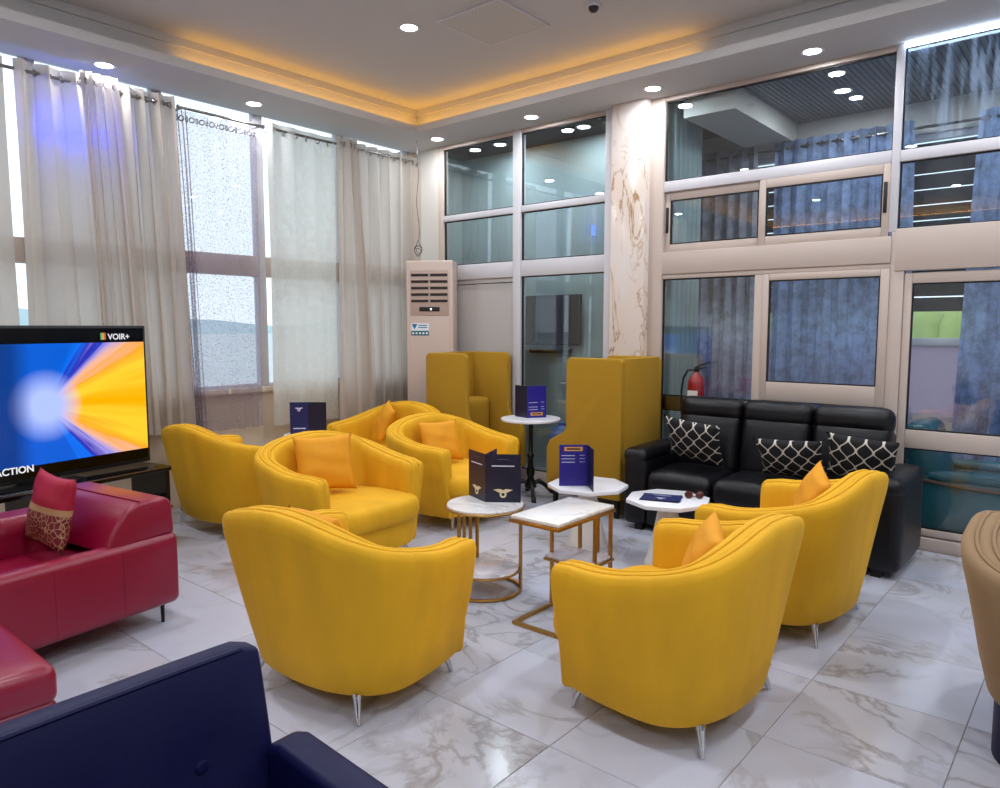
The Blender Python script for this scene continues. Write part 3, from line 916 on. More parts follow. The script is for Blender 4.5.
def leg_mesh(sx, sy):
    mb = MB()
    ox, oy = .045 * sx, .035 * sy
    mb.tube([(0, 0, .125), (ox * .35, oy * .35, .09), (ox * .75, oy * .75, .045), (ox, oy, 0)], [.026, .017, .013, .009], 10)
    mb.add(*[MB().prism([(-.060, .122), (.060, .122), (.014, .075), (-.014, .075)], -.004, .004, 'y', M=Matrix.Rotation(R(45) * sx * sy, 4, 'Z')).__dict__[k] for k in ('v', 'f')])
    return mb.mesh('leg', True, angle=50)
SHELL, PIPE = shell_mesh(), [piping_mesh(-.049), piping_mesh(-.101)]
SEAT = dloft(.350, -.30, .455, .455, [(.05, .27), (.012, .285), (.0, .31), (-.008, .35), (.0, .395), (.016, .42), (.045, .434), (.12, .445), (.22, .449)]).mesh('seat_cushion', True, angle=60)
APRON = dloft(.330, -.30, .428, .425, [(.06, SHB + .004), (.01, SHB + .015), (0, .2), (0, .29)]).mesh('apron', True, angle=60)
LEGS = [(leg_mesh(sx, sy), (.295 * sx, .255 * sy + .015, 0)) for sx in (-1, 1) for sy in (-1, 1)]
def tub_chair(name, label, loc, face, group, m='velvet', pm='velvet_pipe', plinth=False):
    """face: heading in degrees of the direction the seat looks to, 90 = +Y"""
    t = thing(name, label, 'armchair', loc, R(face - 90), group)
    link('shell', SHELL.copy() if m != 'velvet' else SHELL, None, t)
    for o in list(t.children): pass
    def put(nm, me, mt):
        mm = me
        if me.materials and me.materials[0] != mt:
            mm = me.copy(); mm.materials.clear()
        return link(nm, mm, mt, t)
    bpy.data.objects.remove(t.children[0])
    put('shell', SHELL, M[m])
    for p in PIPE: put('piping', p, M[pm])
    put('seat_cushion', SEAT, M[m]); put('apron', APRON, M[m])
    if plinth:     # stands on a solid navy base instead of legs
        t.scale = (1, 1, .82)
        dloft(.31, -.30, .31, .30, [(.0, -.195), (0, .0), (0, SHB + .01)]).build('base', M['navyleather'], t, smooth=True, angle=50)
        return t
    for me, l in LEGS:
        o = put('leg', me, M['chrome']); o.location = l
    return t
GC = 'yellow velvet tub armchairs'
tub_chair('tub_armchair', 'yellow tub armchair with its arm next to the rectangular gold table', (-1.36, 2.79, 0), 180, GC)
tub_chair('tub_armchair', 'yellow tub armchair standing right in front of the black leather sofa', (-1.32, 4.05, 0), 178, GC)
tub_chair('tub_armchair', 'yellow tub armchair seen from behind between the navy seat and the round gold table', (-2.60, 2.02, 0), 94, GC)
tub_chair('tub_armchair', 'yellow tub armchair holding an upright square amber pillow, beside the red sofa end', (-4.04, 3.08, 0), 2, GC)
tub_chair('tub_armchair', 'yellow tub armchair between the round gold table and the mustard booth seat', (-4.22, 4.39, 0), 0, GC)
tub_chair('tub_armchair', 'yellow tub armchair with its back to the television, pillow not visible', (-5.43, 3.05, 0), 90, GC)
tub_chair('tub_armchair', 'yellow tub armchair tucked in the corner before the air conditioner', (-5.42, 4.66, 0), 272, GC)
tub_chair('tub_armchair', 'beige velvet tub armchair on a navy base beside the glass door', (.02, 3.36, .16), 0, None, 'beige_velvet', 'beige_velvet', True)

# ---- loose pillows on the chairs
def pillow(name, label, size, mtl, chair_xy, face, off, tilt=22, yaw=0, z=None, group=None, seed=0, roll=0):
    me = pillow_mesh(size[0], size[1], size[2], seed=seed)
    o = link(name, me, mtl)
    a = R(face - 90)
    d = Matrix.Rotation(a, 4, 'Z') @ Vector((off[0], off[1], 0))
    zz = (ZS + .035 + .0028 * abs(roll) if z is None else z) + size[1] / 2 * math.cos(R(tilt))
    o.matrix_world = Matrix.Translation((chair_xy[0] + d.x, chair_xy[1] + d.y, zz)) @ Matrix.Rotation(a + R(yaw), 4, 'Z') @ Matrix.Rotation(R(90 - tilt) , 4, 'X') @ Matrix.Rotation(R(roll), 4, 'Z')
    tag(o, label, 'cushion', group)
    return o
GP = 'amber velvet pillows'
pillow('throw_pillow', 'amber square pillow upright in the yellow armchair beside the red sofa end', (.42, .40, .13), M['cushion'], (-4.04, 3.08), 2, (.06, -.10), -16, -22, None, GP, 1)
pillow('throw_pillow', 'amber pillow in the yellow armchair behind the round gold table', (.38, .36, .13), M['cushion'], (-4.22, 4.39), 0, (.06, -.10), -20, -16, None, GP, 2)
pillow('throw_pillow', 'amber pillow in the corner armchair before the air conditioner', (.38, .36, .13), M['cushion'], (-5.42, 4.66), 272, (.10, -.10), -24, -30, None, GP, 3, 12)
pillow('throw_pillow', 'amber pillow peeking over the arm of the armchair seen from behind', (.38, .36, .14), M['cushion'], (-2.60, 2.02), 94, (-.02, -.12), -22, -6, None, GP, 4)
pillow('throw_pillow', 'amber pillow in the armchair nearest the rectangular gold table', (.36, .33, .13), M['cushion'], (-1.36, 2.79), 180, (.0, -.10), -22, 30, None, GP, 5, 6)
pillow('throw_pillow', 'amber pillow in the armchair in front of the black sofa', (.38, .36, .13), M['cushion'], (-1.32, 4.05), 178, (.0, -.10), -22, 30, None, GP, 6, 10)

# ================================================================== HIGH-BACK BOOTH SEATS (local: faces +X, back at x=0)
def booth(label, loc, rz, w=.70):
    t = thing('booth_seat', label, 'booth seat', loc, rz, 'mustard high-back booth seats')
    H = 1.34
    out = [(0, .16), (.74, .16), (.755, .22), (.755, .54), (.72, .61), (.64, .655), (.575, .69), (.55, .75), (.55, H - .04), (.52, H), (.03, H), (0, H - .03)]
    for s_ in (-1, 1):
        y0, y1 = (-w / 2, -w / 2 + .065) if s_ < 0 else (w / 2 - .065, w / 2)
        MB().prism(out, y0, y1, 'y').build('side_panel', M['mustard'], t, smooth=True, bevel=.014, seg=2, angle=35)
    boxo('back_panel', M['mustard'], t, 0, .075, -w / 2 + .06, w / 2 - .06, .16, H, bevel=.014)
    pado('seat_cushion', M['mustard'], t, (.405, 0, .375), (.68, w - .15, .16), .05, .015, 8)
    pado('back_cushion', M['mustard'], t, (.20, 0, .66), (.27, w - .15, .42), .05, .01, 8, bulge_axis=0)
    boxo('seat_box', M['mustard'], t, .075, .72, -w / 2 + .07, w / 2 - .07, .16, .31, bevel=.01)
    for (x, y) in ((.06, -w / 2 + .06), (.06, w / 2 - .06), (.69, -w / 2 + .06), (.69, w / 2 - .06)):
        boxo('leg', M['blackmetal'], t, x - .018, x + .018, y - .018, y + .018, 0, .16, bevel=.003)
    boxo('leg_rail', M['blackmetal'], t, .078, .672, -w / 2 + .045, -w / 2 + .075, .13, .16)
    boxo('leg_rail', M['blackmetal'], t, .078, .672, w / 2 - .075, w / 2 - .045, .13, .16)
    return t
booth('mustard high-back booth seat beside the black leather sofa', (-3.06, 5.50, 0), PI)
booth('mustard high-back booth seat in front of the air conditioner', (-5.34, 5.50, 0), 0)

# ================================================================== BLACK LEATHER SOFA (local: faces -Y)
bs_ = thing('leather_sofa', 'black leather three-seat sofa with raised headrests against the glass wall', 'sofa', (-1.955, 5.38, 0))
ml = M['blackleather']
boxo('base', ml, bs_, -.80, .80, -.36, .34, .05, .30, bevel=.03, seg=3)
for k in range(3):
    x = -.535 + k * .535
    pado('seat_cushion', ml, bs_, (x, -.09, .385), (.53, .58, .19), .07, .025, 12, wr=.002)
    Mb = Matrix.Translation((x, .24, .66)) @ Matrix.Rotation(R(-10), 4, 'X')
    pado('back_cushion', ml, bs_, (0, 0, 0), (.53, .20, .50), .07, .03, 12, M=Mb, bulge_axis=1, both=True, wr=.002)
    Mh = Matrix.Translation((x, .275, .93)) @ Matrix.Rotation(R(-6), 4, 'X')
    pado('headrest', ml, bs_, (0, 0, 0), (.535, .19, .20), .075, .02, 12, M=Mh, bulge_axis=1, both=True, wr=.002)
for s_ in (-1, 1):
    pado('arm', ml, bs_, (s_ * .895, -.03, .315), (.19, .70, .55), .05, .02, 12, bulge_axis=0, both=True)
    pado('arm_pad', ml, bs_, (s_ * .895, -.03, .585), (.205, .72, .12), .055, .012, 10)
boxo('back_frame', ml, bs_, -.80, .80, .28, .37, .05, .86, bevel=.03)
for (x, y) in ((-.86, -.32), (.86, -.32), (-.86, .28), (.86, .28)):
    boxo('foot', M['blackmetal'], bs_, x - .03, x + .03, y - .03, y + .03, 0, .06)

# patterned pillows: white quatrefoil lattice on black
tm, t_, N_, L_, P_ = nt('black_trellis_cloth')
tc_ = N_.new('ShaderNodeTexCoord')
sep = N_.new('ShaderNodeSeparateXYZ'); L_.new(tc_.outputs['Object'], sep.inputs[0])
def mnode(op, a, b=None, c=None):
    n = N_.new('ShaderNodeMath'); n.operation = op
    for i, x in enumerate((a, b, c)):
        if x is None: continue
        if isinstance(x, (int, float)): n.inputs[i].default_value = x
        else: L_.new(x, n.inputs[i])
    return n.outputs[0]
KX = .105
wob = mnode('MULTIPLY', mnode('SINE', mnode('MULTIPLY', sep.outputs[1], 2 * PI / .13)), .235)
ux = mnode('DIVIDE', sep.outputs[0], KX)
def wavy(sgn, off):
    q = mnode('FRACT', mnode('ADD', mnode('ADD', ux, mnode('MULTIPLY', wob, sgn)), off))
    return mnode('LESS_THAN', mnode('ABSOLUTE', mnode('SUBTRACT', q, .5)), .055)
ln = mnode('MAXIMUM', wavy(1, 50.0), wavy(-1, 50.5))
mx = N_.new('ShaderNodeMix'); mx.data_type = 'RGBA'; mx.inputs[6].default_value = S('08080f'); mx.inputs[7].default_value = S('c9c4ba')
L_.new(ln, mx.inputs[0]); L_.new(mx.outputs[2], P_.inputs['Base Color']); P_.inputs['Roughness'].default_value = .8
GT = 'black pillows with a white trellis'
def place_pillow(label, c, rz, tilt, roll, size=(.42, .40, .13), m=tm, seed=0, group=GT, name='trellis_pillow'):
    o = link(name, pillow_mesh(*size, seed=seed), m)
    o.matrix_world = Matrix.Translation(c) @ Matrix.Rotation(R(rz), 4, 'Z') @ Matrix.Rotation(R(90 - tilt), 4, 'X') @ Matrix.Rotation(R(roll), 4, 'Z')
    tag(o, label, 'cushion', group)
    return o
place_pillow('black pillow with white trellis leaning in the sofa corner next to the mustard booth', (-2.47, 5.27, .715), -4, -30, -7, seed=11, size=(.47, .41, .12))
place_pillow('black pillow with white trellis lying in the middle of the black sofa', (-1.72, 5.24, .672), 4, -36, 3, seed=12, size=(.47, .36, .12))
place_pillow('black pillow with white trellis at the sofa end beside the glass door', (-1.265, 5.265, .715), 2, -28, -5, seed=13, size=(.45, .37, .12))

# ================================================================== RED LEATHER SOFA (local: x along the length, faces +Y)
rs = thing('loveseat', 'crimson leather sofa with a wedge arm standing before the television', 'sofa', (-4.15, .79, 0), math.atan2(.99, -.14) - 0)
# local x -> world (-.14,.99); local -y -> world (+.99,.14)  (seat looks to local -y)
rl = M['redleather']
Lh = .98
pado('base', rl, rs, (0, -.05, .25), (2 * Lh - .01, .70, .26), .04, 0, 10)
pado('front_rail', rl, rs, (0, -.425, .305), (2 * Lh, .11, .39), .045, 0, 12)
pado('end_rail', rl, rs, (Lh - .06, -.05, .305), (.12, .72, .39), .045, 0, 10)
pado('end_rail', rl, rs, (-Lh + .06, -.05, .305), (.12, .72, .39), .045, 0, 10)
pado('seat_cushion', rl, rs, (0, -.16, .385), (1.72, .44, .08), .035, .012, 12)
pado('back_rest', rl, rs, (0, .17, .47), (1.74, .26, .30), .08, .01, 12)
for s_ in (1, -1):
    pr = [(s_ * (Lh - .012), .49), (s_ * (Lh - .02), .665), (s_ * (Lh - .06), .70), (s_ * (Lh - .22), .695), (s_ * (Lh - .28), .665), (s_ * (Lh - .34), .59), (s_ * (Lh - .40), .47)]
    MB().prism(pr if s_ > 0 else pr[::-1], -.455, .30, 'y').build('arm', rl, rs, smooth=True, bevel=.022, seg=3, angle=35)
    MB().tube([(s_ * (Lh - .20), -.446, .699), (s_ * (Lh - .205), -.1, .6995), (s_ * (Lh - .2), .27, .699)], .004, 6).build('arm_seam', rl, rs, smooth=True)
for x in (-.66, -.33, 0, .33, .66):
    MB().box(x - .0015, x + .0015, -.4815, -.478, .15, .46).build('seam', rl, rs)
for (x, y) in ((-Lh + .07, -.40), (Lh - .07, -.40), (-Lh + .07, .22), (Lh - .07, .22)):
    MB().tube([(x, y, .125), (x, y, 0)], [.012, .009], 10).build('leg', M['blackmetal'], rs, smooth=True)
# embroidered red pillow
em, t_, N_, L_, P_ = nt('embroidered_red_silk')
tc_ = N_.new('ShaderNodeTexCoord'); sep = N_.new('ShaderNodeSeparateXYZ'); L_.new(tc_.outputs['Object'], sep.inputs[0])
vo_ = N_.new('ShaderNodeTexVoronoi'); vo_.feature = 'DISTANCE_TO_EDGE'; vo_.inputs['Scale'].default_value = 34
L_.new(tc_.outputs['Object'], vo_.inputs['Vector'])
net = mnode('LESS_THAN', vo_.outputs['Distance'], .055)
low = mnode('LESS_THAN', sep.outputs[1], .0)
band = mnode('LESS_THAN', mnode('ABSOLUTE', mnode('SUBTRACT', sep.outputs[1], .012)), .016)
fac = mnode('MAXIMUM', mnode('MULTIPLY', mnode('MULTIPLY', net, low), .7), mnode('MULTIPLY', band, .8))
mx1 = N_.new('ShaderNodeMix'); mx1.data_type = 'RGBA'; mx1.inputs[6].default_value = S('a1082e'); mx1.inputs[7].default_value = S('6b0a20'); L_.new(low, mx1.inputs[0])
mx = N_.new('ShaderNodeMix'); mx.data_type = 'RGBA'; mx.inputs[7].default_value = S('b99a6a'); L_.new(mx1.outputs[2], mx.inputs[6]); L_.new(fac, mx.inputs[0])
L_.new(mx.outputs[2], P_.inputs['Base Color']); P_.inputs['Roughness'].default_value = .55
place_pillow('red pillow with gold embroidered lower half leaning on the red sofa arm', (-4.09, 1.30, .672), 186, -12, 3, size=(.38, .38, .14), m=em, seed=21, group=None, name='embroidered_pillow')
# red ottoman
ot = thing('ottoman', 'crimson leather ottoman block standing before the crimson sofa', 'ottoman', (-3.06, .55, 0))
pado('cushion', rl, ot, (0, 0, .36), (.64, .64, .14), .04, .02, 10)
pado('body', rl, ot, (0, 0, .18), (.63, .63, .26), .03, 0, 8)
for (x, y) in ((-.26, -.26), (.26, -.26), (-.26, .26), (.26, .26)):
    MB().tube([(x, y, .07), (x, y, 0)], [.014, .010], 10).build('leg', M['blackmetal'], ot, smooth=True)

# ================================================================== NAVY CLUB SEATS (local: faces +X)
def navy_seat(label, loc, rz, L=1.06, zt=.85):
    t = thing('club_chair', label, 'armchair', loc, rz)
    m = M['navyleather']
    v, f = [], []
    ny, nz = 22, 12
    def back(side, a, b):
        y = -L / 2 + L * a
        z = .12 + (zt - .12) * b
        k = abs(2 * a - 1)
        x = -.10 * b + .008 * k ** 3
        if side:
            # shallow dimples around the buttons on the inner face
            d = min(math.hypot((y - q) / .10, (z - .62) / .09) for q in (-.36, -.12, .12, .36))
            x += .028 - .018 * math.exp(-d * d) + .018 * math.sin(PI * b)
        else:
            x -= .030
        r = max(0, k - .9) / .1
        z -= .018 * r * r * b
        return (x, y, z)
    for side in (1, 0):
        for j in range(nz + 1):
            for i in range(ny + 1):
                v.append(back(side, i / ny, j / nz))
    m_ = (ny + 1) * (nz + 1)
    for j in range(nz):
        for i in range(ny):
            p = j * (ny + 1) + i
            f.append((p, p + 1, p + ny + 2, p + ny + 1)); f.append((m_ + p, m_ + p + ny + 1, m_ + p + ny + 2, m_ + p + 1))
    for i in range(ny):
        a = nz * (ny + 1) + i; f.append((a, a + 1, m_ + a + 1, m_ + a)); f.append((i, m_ + i, m_ + i + 1, i + 1))
    for j in range(nz):
        a = j * (ny + 1); b = a + ny
        f.append((a, a + ny + 1, m_ + a + ny + 1, m_ + a)); f.append((b, m_ + b, m_ + b + ny + 1, b + ny + 1))
    MB().add(v, f).build('back_rest', m, t, smooth=True, bevel=.012, seg=3, angle=35)
    MB().tube([back(1, i / ny, 1.0)[:2] + (back(1, i / ny, 1.0)[2] - .006,) for i in range(1, ny)], .006, 6).build('piping', m, t, smooth=True)
    for q in (-.36, -.12, .12, .36):
        MB().lathe([(.004, .008), (.014, .006), (.017, 0), (.012, -.006)], 14, M=Matrix.Translation((back(1, q / L + .5, .685)[0] + .001, q, .62)) @ Matrix.Rotation(R(90), 4, 'Y')).build('button', m, t, smooth=True)
    for s_ in (-1, 1):
        y = s_ * (L / 2 + .03)
        MB().prism([(-.02, .12), (.62, .12), (.64, .5), (.60, .57), (.02, .62), (-.04, .60)], y - .05, y + .05, 'y').build('arm', m, t, smooth=True, bevel=.02, seg=3, angle=35)
    pado('seat_cushion', m, t, (.34, 0, .36), (.58, L - .20, .18), .05, .02, 10)
    boxo('base', m, t, 0, .58, -L / 2 + .085, L / 2 - .085, .12, .28, bevel=.02)
    for (x, y) in ((.04, -L / 2 + .1), (.04, L / 2 - .1), (.54, -L / 2 + .1), (.54, L / 2 - .1)):
        MB().tube([(x, y, .13), (x, y, 0)], [.018, .012], 10).build('leg', M['blackmetal'], t, smooth=True)
    return t
navy_seat('navy leather buttoned seat with a curved top rail behind the ottoman', (-1.455, .39, 0), R(1.5))

# ================================================================== TABLES
def ring(r, tr, z, n=40, tn=8):
    return MB().tube([(r * math.cos(2 * PI * k / n), r * math.sin(2 * PI * k / n), z) for k in range(n)], tr, tn, closed=True)
# round gold side table
ZR = .54
t = thing('side_table', 'round marble side table on a brass frame with a low marble shelf', 'table', (-2.86, 3.245, 0))
MB().lathe([(.222, ZR - .022), (.232, ZR - .018), (.232, ZR - .004), (.228, ZR)], 48).build('table_top', M['tabletop'], t, smooth=True)
ring(.232, .008, ZR - .020, 48).build('top_rim', M['gold'], t, smooth=True)
ring(.215, .010, .012, 48).build('base_ring', M['gold'], t, smooth=True)
MB().lathe([(.190, .125), (.202, .128), (.202, .140), (.198, .143)], 48).build('shelf', M['shelfmarble'], t, smooth=True)
ring(.207, .007, .132, 48).build('shelf_rim', M['gold'], t, smooth=True)
for a in (40, 145, 157, 169, 181):
    c, s_ = math.cos(R(a)) * .215, math.sin(R(a)) * .215
    boxo('leg', M['gold'], t, c - .008, c + .008, s_ - .008, s_ + .008, .012, ZR - .022)
# rectangular C-shaped table
t = thing('side_table', 'rectangular marble side table on an offset brass frame', 'table', (-2.255, 3.21, 0))
boxo('table_top', M['tabletop'], t, -.155, .155, -.27, .27, .585, .605, bevel=.004)
MB().box(-.163, .163, -.278, .278, .565, .585).build('top_frame', M['gold'], t, smooth=True, bevel=.004)
q = .0085
def bar(x0, y0, x1, y1, z0, z1):
    boxo('frame_bar', M['gold'], t, min(x0, x1) - q, max(x0, x1) + q, min(y0, y1) - q, max(y0, y1) + q, z0, z1)
bar(-.145, -.25, -.145, .25, 0, .02); bar(.145, -.25, .145, .25, 0, .02)
bar(-.125, -.25, .125, -.25, .0, .02); bar(-.125, .25, .125, .25, 0, .02)
for (x, y) in ((-.145, .09), (.145, .09), (-.06, .25), (.06, .25), (.145, .25)):
    boxo('leg', M['gold'], t, x - q, x + q, y - q, y + q, .02, .565)
boxo('shelf', M['shelfmarble'], t, -.15, .15, .03, .265, .30, .318, bevel=.003)
boxo('shelf_frame', M['gold'], t, -.158, .158, .024, .272, .284, .30, bevel=.003)
# octagonal pedestal tables
def octo(label, loc, rz, r=.295, h=.455, sq=(1, 1)):
    t = thing('pedestal_table', label, 'table', loc, rz, 'white octagonal pedestal tables')
    poly = [(r * sq[0] * math.cos(R(22.5 + 45 * k)), r * sq[1] * math.sin(R(22.5 + 45 * k))) for k in range(8)]
    MB().prism(poly, h - .028, h).build('table_top', M['white_top'], t, smooth=True, bevel=.005, angle=30)
    MB().lathe([(.150, 0), (.150, .012), (.135, .05), (.095, .22), (.062, h - .06), (.075, h - .04), (.11, h - .028)], 32).build('pedestal', mat('ivory_pedestal', 'd9d3cb', .5), t, smooth=True)
octo('white octagonal pedestal table with the open indigo menu', (-2.90, 4.43, 0), R(12))
octo('white octagonal pedestal table with the closed menu lying flat', (-2.24, 4.40, 0), R(20), r=.285)
# bistro table
t = thing('bistro_table', 'round white bistro table with a black cast-iron foot between the booths', 'table', (-4.16, 5.37, 0))
MB().lathe([(.272, .725), (.28, .73), (.28, .745), (.275, .75)], 48).build('table_top', M['white_top'], t, smooth=True)
MB().lathe([(.10, .724), (.10, .716), (.028, .705), (.020, .68), (.020, .42), (.034, .40), (.034, .385), (.024, .37), (.026, .30), (.040, .26), (.040, .22), (.028, .19), (.045, .13), (.06, .10), (.03, .07)], 20).build('column', M['blackmetal'], t, smooth=True)
for k in range(4):
    a = R(45 + 90 * k)
    pts = [(.03, .13), (.08, .15), (.14, .11), (.19, .05), (.23, .035), (.245, .015), (.245, .0)]
    MB().tube([(math.cos(a) * r_, math.sin(a) * r_, z) for r_, z in pts], [.022, .022, .020, .018, .020, .022, .022], 10).build('foot', M['blackmetal'], t, smooth=True)
# little round table by the curtains
t = thing('round_table', 'small round white table by the curtains holding a standing menu', 'table', (-5.62, 3.92, 0))
MB().lathe([(.208, .60), (.215, .604), (.215, .617), (.211, .62)], 40).build('table_top', M['white_top'], t, smooth=True)
MB().lathe([(.14, 0), (.14, .012), (.03, .03), (.02, .06), (.02, .56), (.06, .599)], 24).build('stem', M['blackmetal'], t, smooth=True)

# ================================================================== MENU CARDS
def slab(mb_name, m, parent, w, h, t=.003, Mx=None):
    return MB().box(0, w, -t / 2, t / 2, 0, h, Mx).build(mb_name, m, parent)
def wings(Mx):
    mb = MB()
    for s_ in (-1, 1):
        pl = [(0, .006), (s_ * .012, .011), (s_ * .036, .008), (s_ * .026, .003), (s_ * .022, .001), (s_ * .012, -.004), (0, -.004)]
        mb.prism(pl if s_ > 0 else pl[::-1], -.0006, .0006, 'y', Mx)
    ro = [(.0125 * math.cos(R(a)), -.010 + .0125 * math.sin(R(a))) for a in range(0, 360, 24)]
    ri = [(.006 * math.cos(R(a)), -.010 + .006 * math.sin(R(a))) for a in range(0, 360, 24)]
    n = len(ro)
    v = [(x, -.0008, z) for x, z in ro + ri] + [(x, .0008, z) for x, z in ro + ri]
    f = []
    for i in range(n):
        j = (i + 1) % n
        f += [(i, j, n + j, n + i), (2 * n + i, 3 * n + i, 3 * n + j, 2 * n + j), (i, 2 * n + i, 2 * n + j, j)]
    mb.add(v, f, Mx)
    return mb
def menu(label, loc, panels, w, h, rz, faces):
    """standing folded card; panels: headings in degrees from the fold, faces: printer per panel"""
    t = thing('menu_card', label, 'menu', loc, rz, 'navy menu cards')
    for a, (m, pr) in zip(panels, faces):
        Mx = Matrix.Rotation(R(a), 4, 'Z')
        p = slab('card_panel', M[m], t, w, h, .003, Mx)
        if pr: pr(p, Mx, w, h)
    return t
def pr_cover(side):
    def f(p, Mx, w, h):
        y = side * .0022
        wings(Mx @ Matrix.Translation((w * .5, y, h * .22)) @ Matrix.Scale(w / .13, 4)).build('emblem', M['print_gold'], p)
        MB().box(w * .18, w * .82, y - .0004, y + .0004, h * .745, h * .768, Mx).build('title_line', M['print_white'], p)
        MB().box(w * .33, w * .66, y - .0004, y + .0004, h * .885, h * .90, Mx).build('small_title', mat('dim_print', '4a4f70', .5), p)
    return f
def pr_cover2(side):
    def f(p, Mx, w, h):
        y = side * .0022
        wings(Mx @ Matrix.Translation((w * .5, y, h * .80)) @ Matrix.Scale(w / .15, 4)).build('emblem', M['print_white'], p)
        MB().box(w * .16, w * .84, y - .0004, y + .0004, h * .185, h * .215, Mx).build('title_line', M['print_white'], p)
    return f
def pr_list(side, head=.90, rows=(.74, .66, .58), flip=False):
    def f(p, Mx, w, h):
        if flip: Mx = Mx @ Matrix.Translation((w, 0, 0)) @ Matrix.Scale(-1, 4, (1, 0, 0))
        y = side * .0022
        MB().box(w * .18, w * .82, y - .0004, y + .0004, h * (head - .05), h * (head + .05), Mx).build('heading_plate', M['print_orange'], p)
        MB().box(w * .26, w * .74, y - .0009, y + .0009, h * (head - .018), h * (head + .018), Mx).build('heading_text', M['navycard_dark'], p)
        for r_ in rows:
            MB().box(w * .08, w * .55, y - .0004, y + .0004, h * (r_ - .008), h * (r_ + .008), Mx).build('text_row', M['print_white'], p)
            MB().box(w * .72, w * .90, y - .0004, y + .0004, h * (r_ + .002), h * (r_ + .014), Mx).build('price', M['print_white'], p)
    return f
# camera side of every card is its local -y side after rotation
menu('navy three-fold menu with a gold winged emblem on the round gold table', (-2.875, 3.265, ZR), (36, 160, 112), .215, .295, 0,
     (('navycard_dark', pr_cover(-1)), ('navycard_dark', pr_cover(1)), ('navycard_dark', None)))
menu('open indigo menu with an orange heading on the octagonal table', (-2.865, 4.37, .455), (208, 303), .205, .30, R(12),
     (('indigo', pr_list(1, flip=True)), ('navycard_dark', None)))
menu('indigo menu standing half open on the bistro table', (-4.18, 5.34, .75), (58, 165), .19, .30, 0,
     (('indigo', pr_list(-1, .12, (.34, .26, .48))), ('navycard_dark', None)))
menu('navy menu with a pale emblem standing on the small round table by the curtains', (-5.58, 3.90, .62), (224, 38), .165, .30, 0,
     (('navycard', pr_cover2(1)), ('navycard_dark', None)))
fl = thing('menu_card', 'closed navy menu lying flat on the octagonal table', 'menu', (-2.27, 4.36, .456), R(18), 'navy menu cards')
boxo('card_panel', M['navycard_dark'], fl, -.13, .13, -.095, .095, 0, .004)
MB().box(-.125, .132, -.09, .097, 0, .003, Matrix.Translation((0, 0, .005)) @ Matrix.Rotation(R(4), 4, 'Z')).build('cover', M['navycard'], fl)
MB().box(-.06, .06, .045, .053, .0085, .0092).build('title_line', M['print_white'], fl)
wings(Matrix.Translation((0, -.03, .0088)) @ Matrix.Rotation(R(-90), 4, 'X')).build('emblem', M['print_white'], fl)
# folded sunglasses beside it
sg = thing('sunglasses', 'folded brown sunglasses lying on the octagonal table beside the flat menu', 'sunglasses', (-2.10, 4.50, .456), R(30))
for x in (-.035, .035):
    MB().lathe([(.026, -.002), (.027, 0), (.022, .004), (.004, .006)], 18, M=Matrix.Translation((x, 0, .024)) @ Matrix.Rotation(R(80), 4, 'X')).build('lens', mat('brown_lens', '4a1d16', .15), sg, smooth=True)
MB().tube([(-.012, 0, .03), (0, .002, .035), (.012, 0, .03)], .003, 6).build('bridge', M['rubber'], sg, smooth=True)
MB().tube([(-.062, .002, .03), (-.058, .03, .01), (.05, .035, .004)], .003, 6).build('temple', M['rubber'], sg, smooth=True)
MB().tube([(.062, .002, .03), (.058, .025, .012), (-.045, .045, .004)], .003, 6).build('temple', M['rubber'], sg, smooth=True)

# ================================================================== TELEVISION ON ITS STAND
TVR, TVD = Vector((-5.33, 2.36)), Vector((.2, -.98)).normalized()      # right end (as seen) and direction to the left end
TVL, TVB, TVT = 1.74, .63, 1.61
ang = math.atan2(TVD.y, TVD.x)
# local x runs from the right end to the left end; local +y ... the screen looks to local +y
tv = thing('television', 'large flat television showing a blue and orange burst of light', 'television', (TVR.x, TVR.y, TVB), ang)
TH = TVT - TVB
boxo('tv_body', M['rubber'], tv, 0, TVL, -.05, 0, 0, TH, bevel=.006)
sm, t_, N_, L_, P_ = nt('lit_screen')
N_.remove(P_)
tc_ = N_.new('ShaderNodeTexCoord'); sep = N_.new('ShaderNodeSeparateXYZ'); L_.new(tc_.outputs['Object'], sep.inputs[0])
x_, z_ = sep.outputs[0], sep.outputs[2]
dx, dz = mnode('SUBTRACT', x_, .72), mnode('SUBTRACT', z_, .47)
ang_ = mnode('ARCTAN2', dz, mnode('MULTIPLY', dx, -1))
rad = mnode('SQRT', mnode('ADD', mnode('MULTIPLY', dx, dx), mnode('MULTIPLY', dz, dz)))
cmb = N_.new('ShaderNodeCombineXYZ'); L_.new(mnode('MULTIPLY', ang_, 5), cmb.inputs[0]); L_.new(mnode('MULTIPLY', rad, .8), cmb.inputs[1])
nz = N_.new('ShaderNodeTexNoise'); nz.inputs['Scale'].default_value = 1.3; nz.inputs['Detail'].default_value = 4; L_.new(cmb.outputs[0], nz.inputs['Vector'])
nv = mnode('MULTIPLY_ADD', nz.outputs['Fac'], .55, -.28)
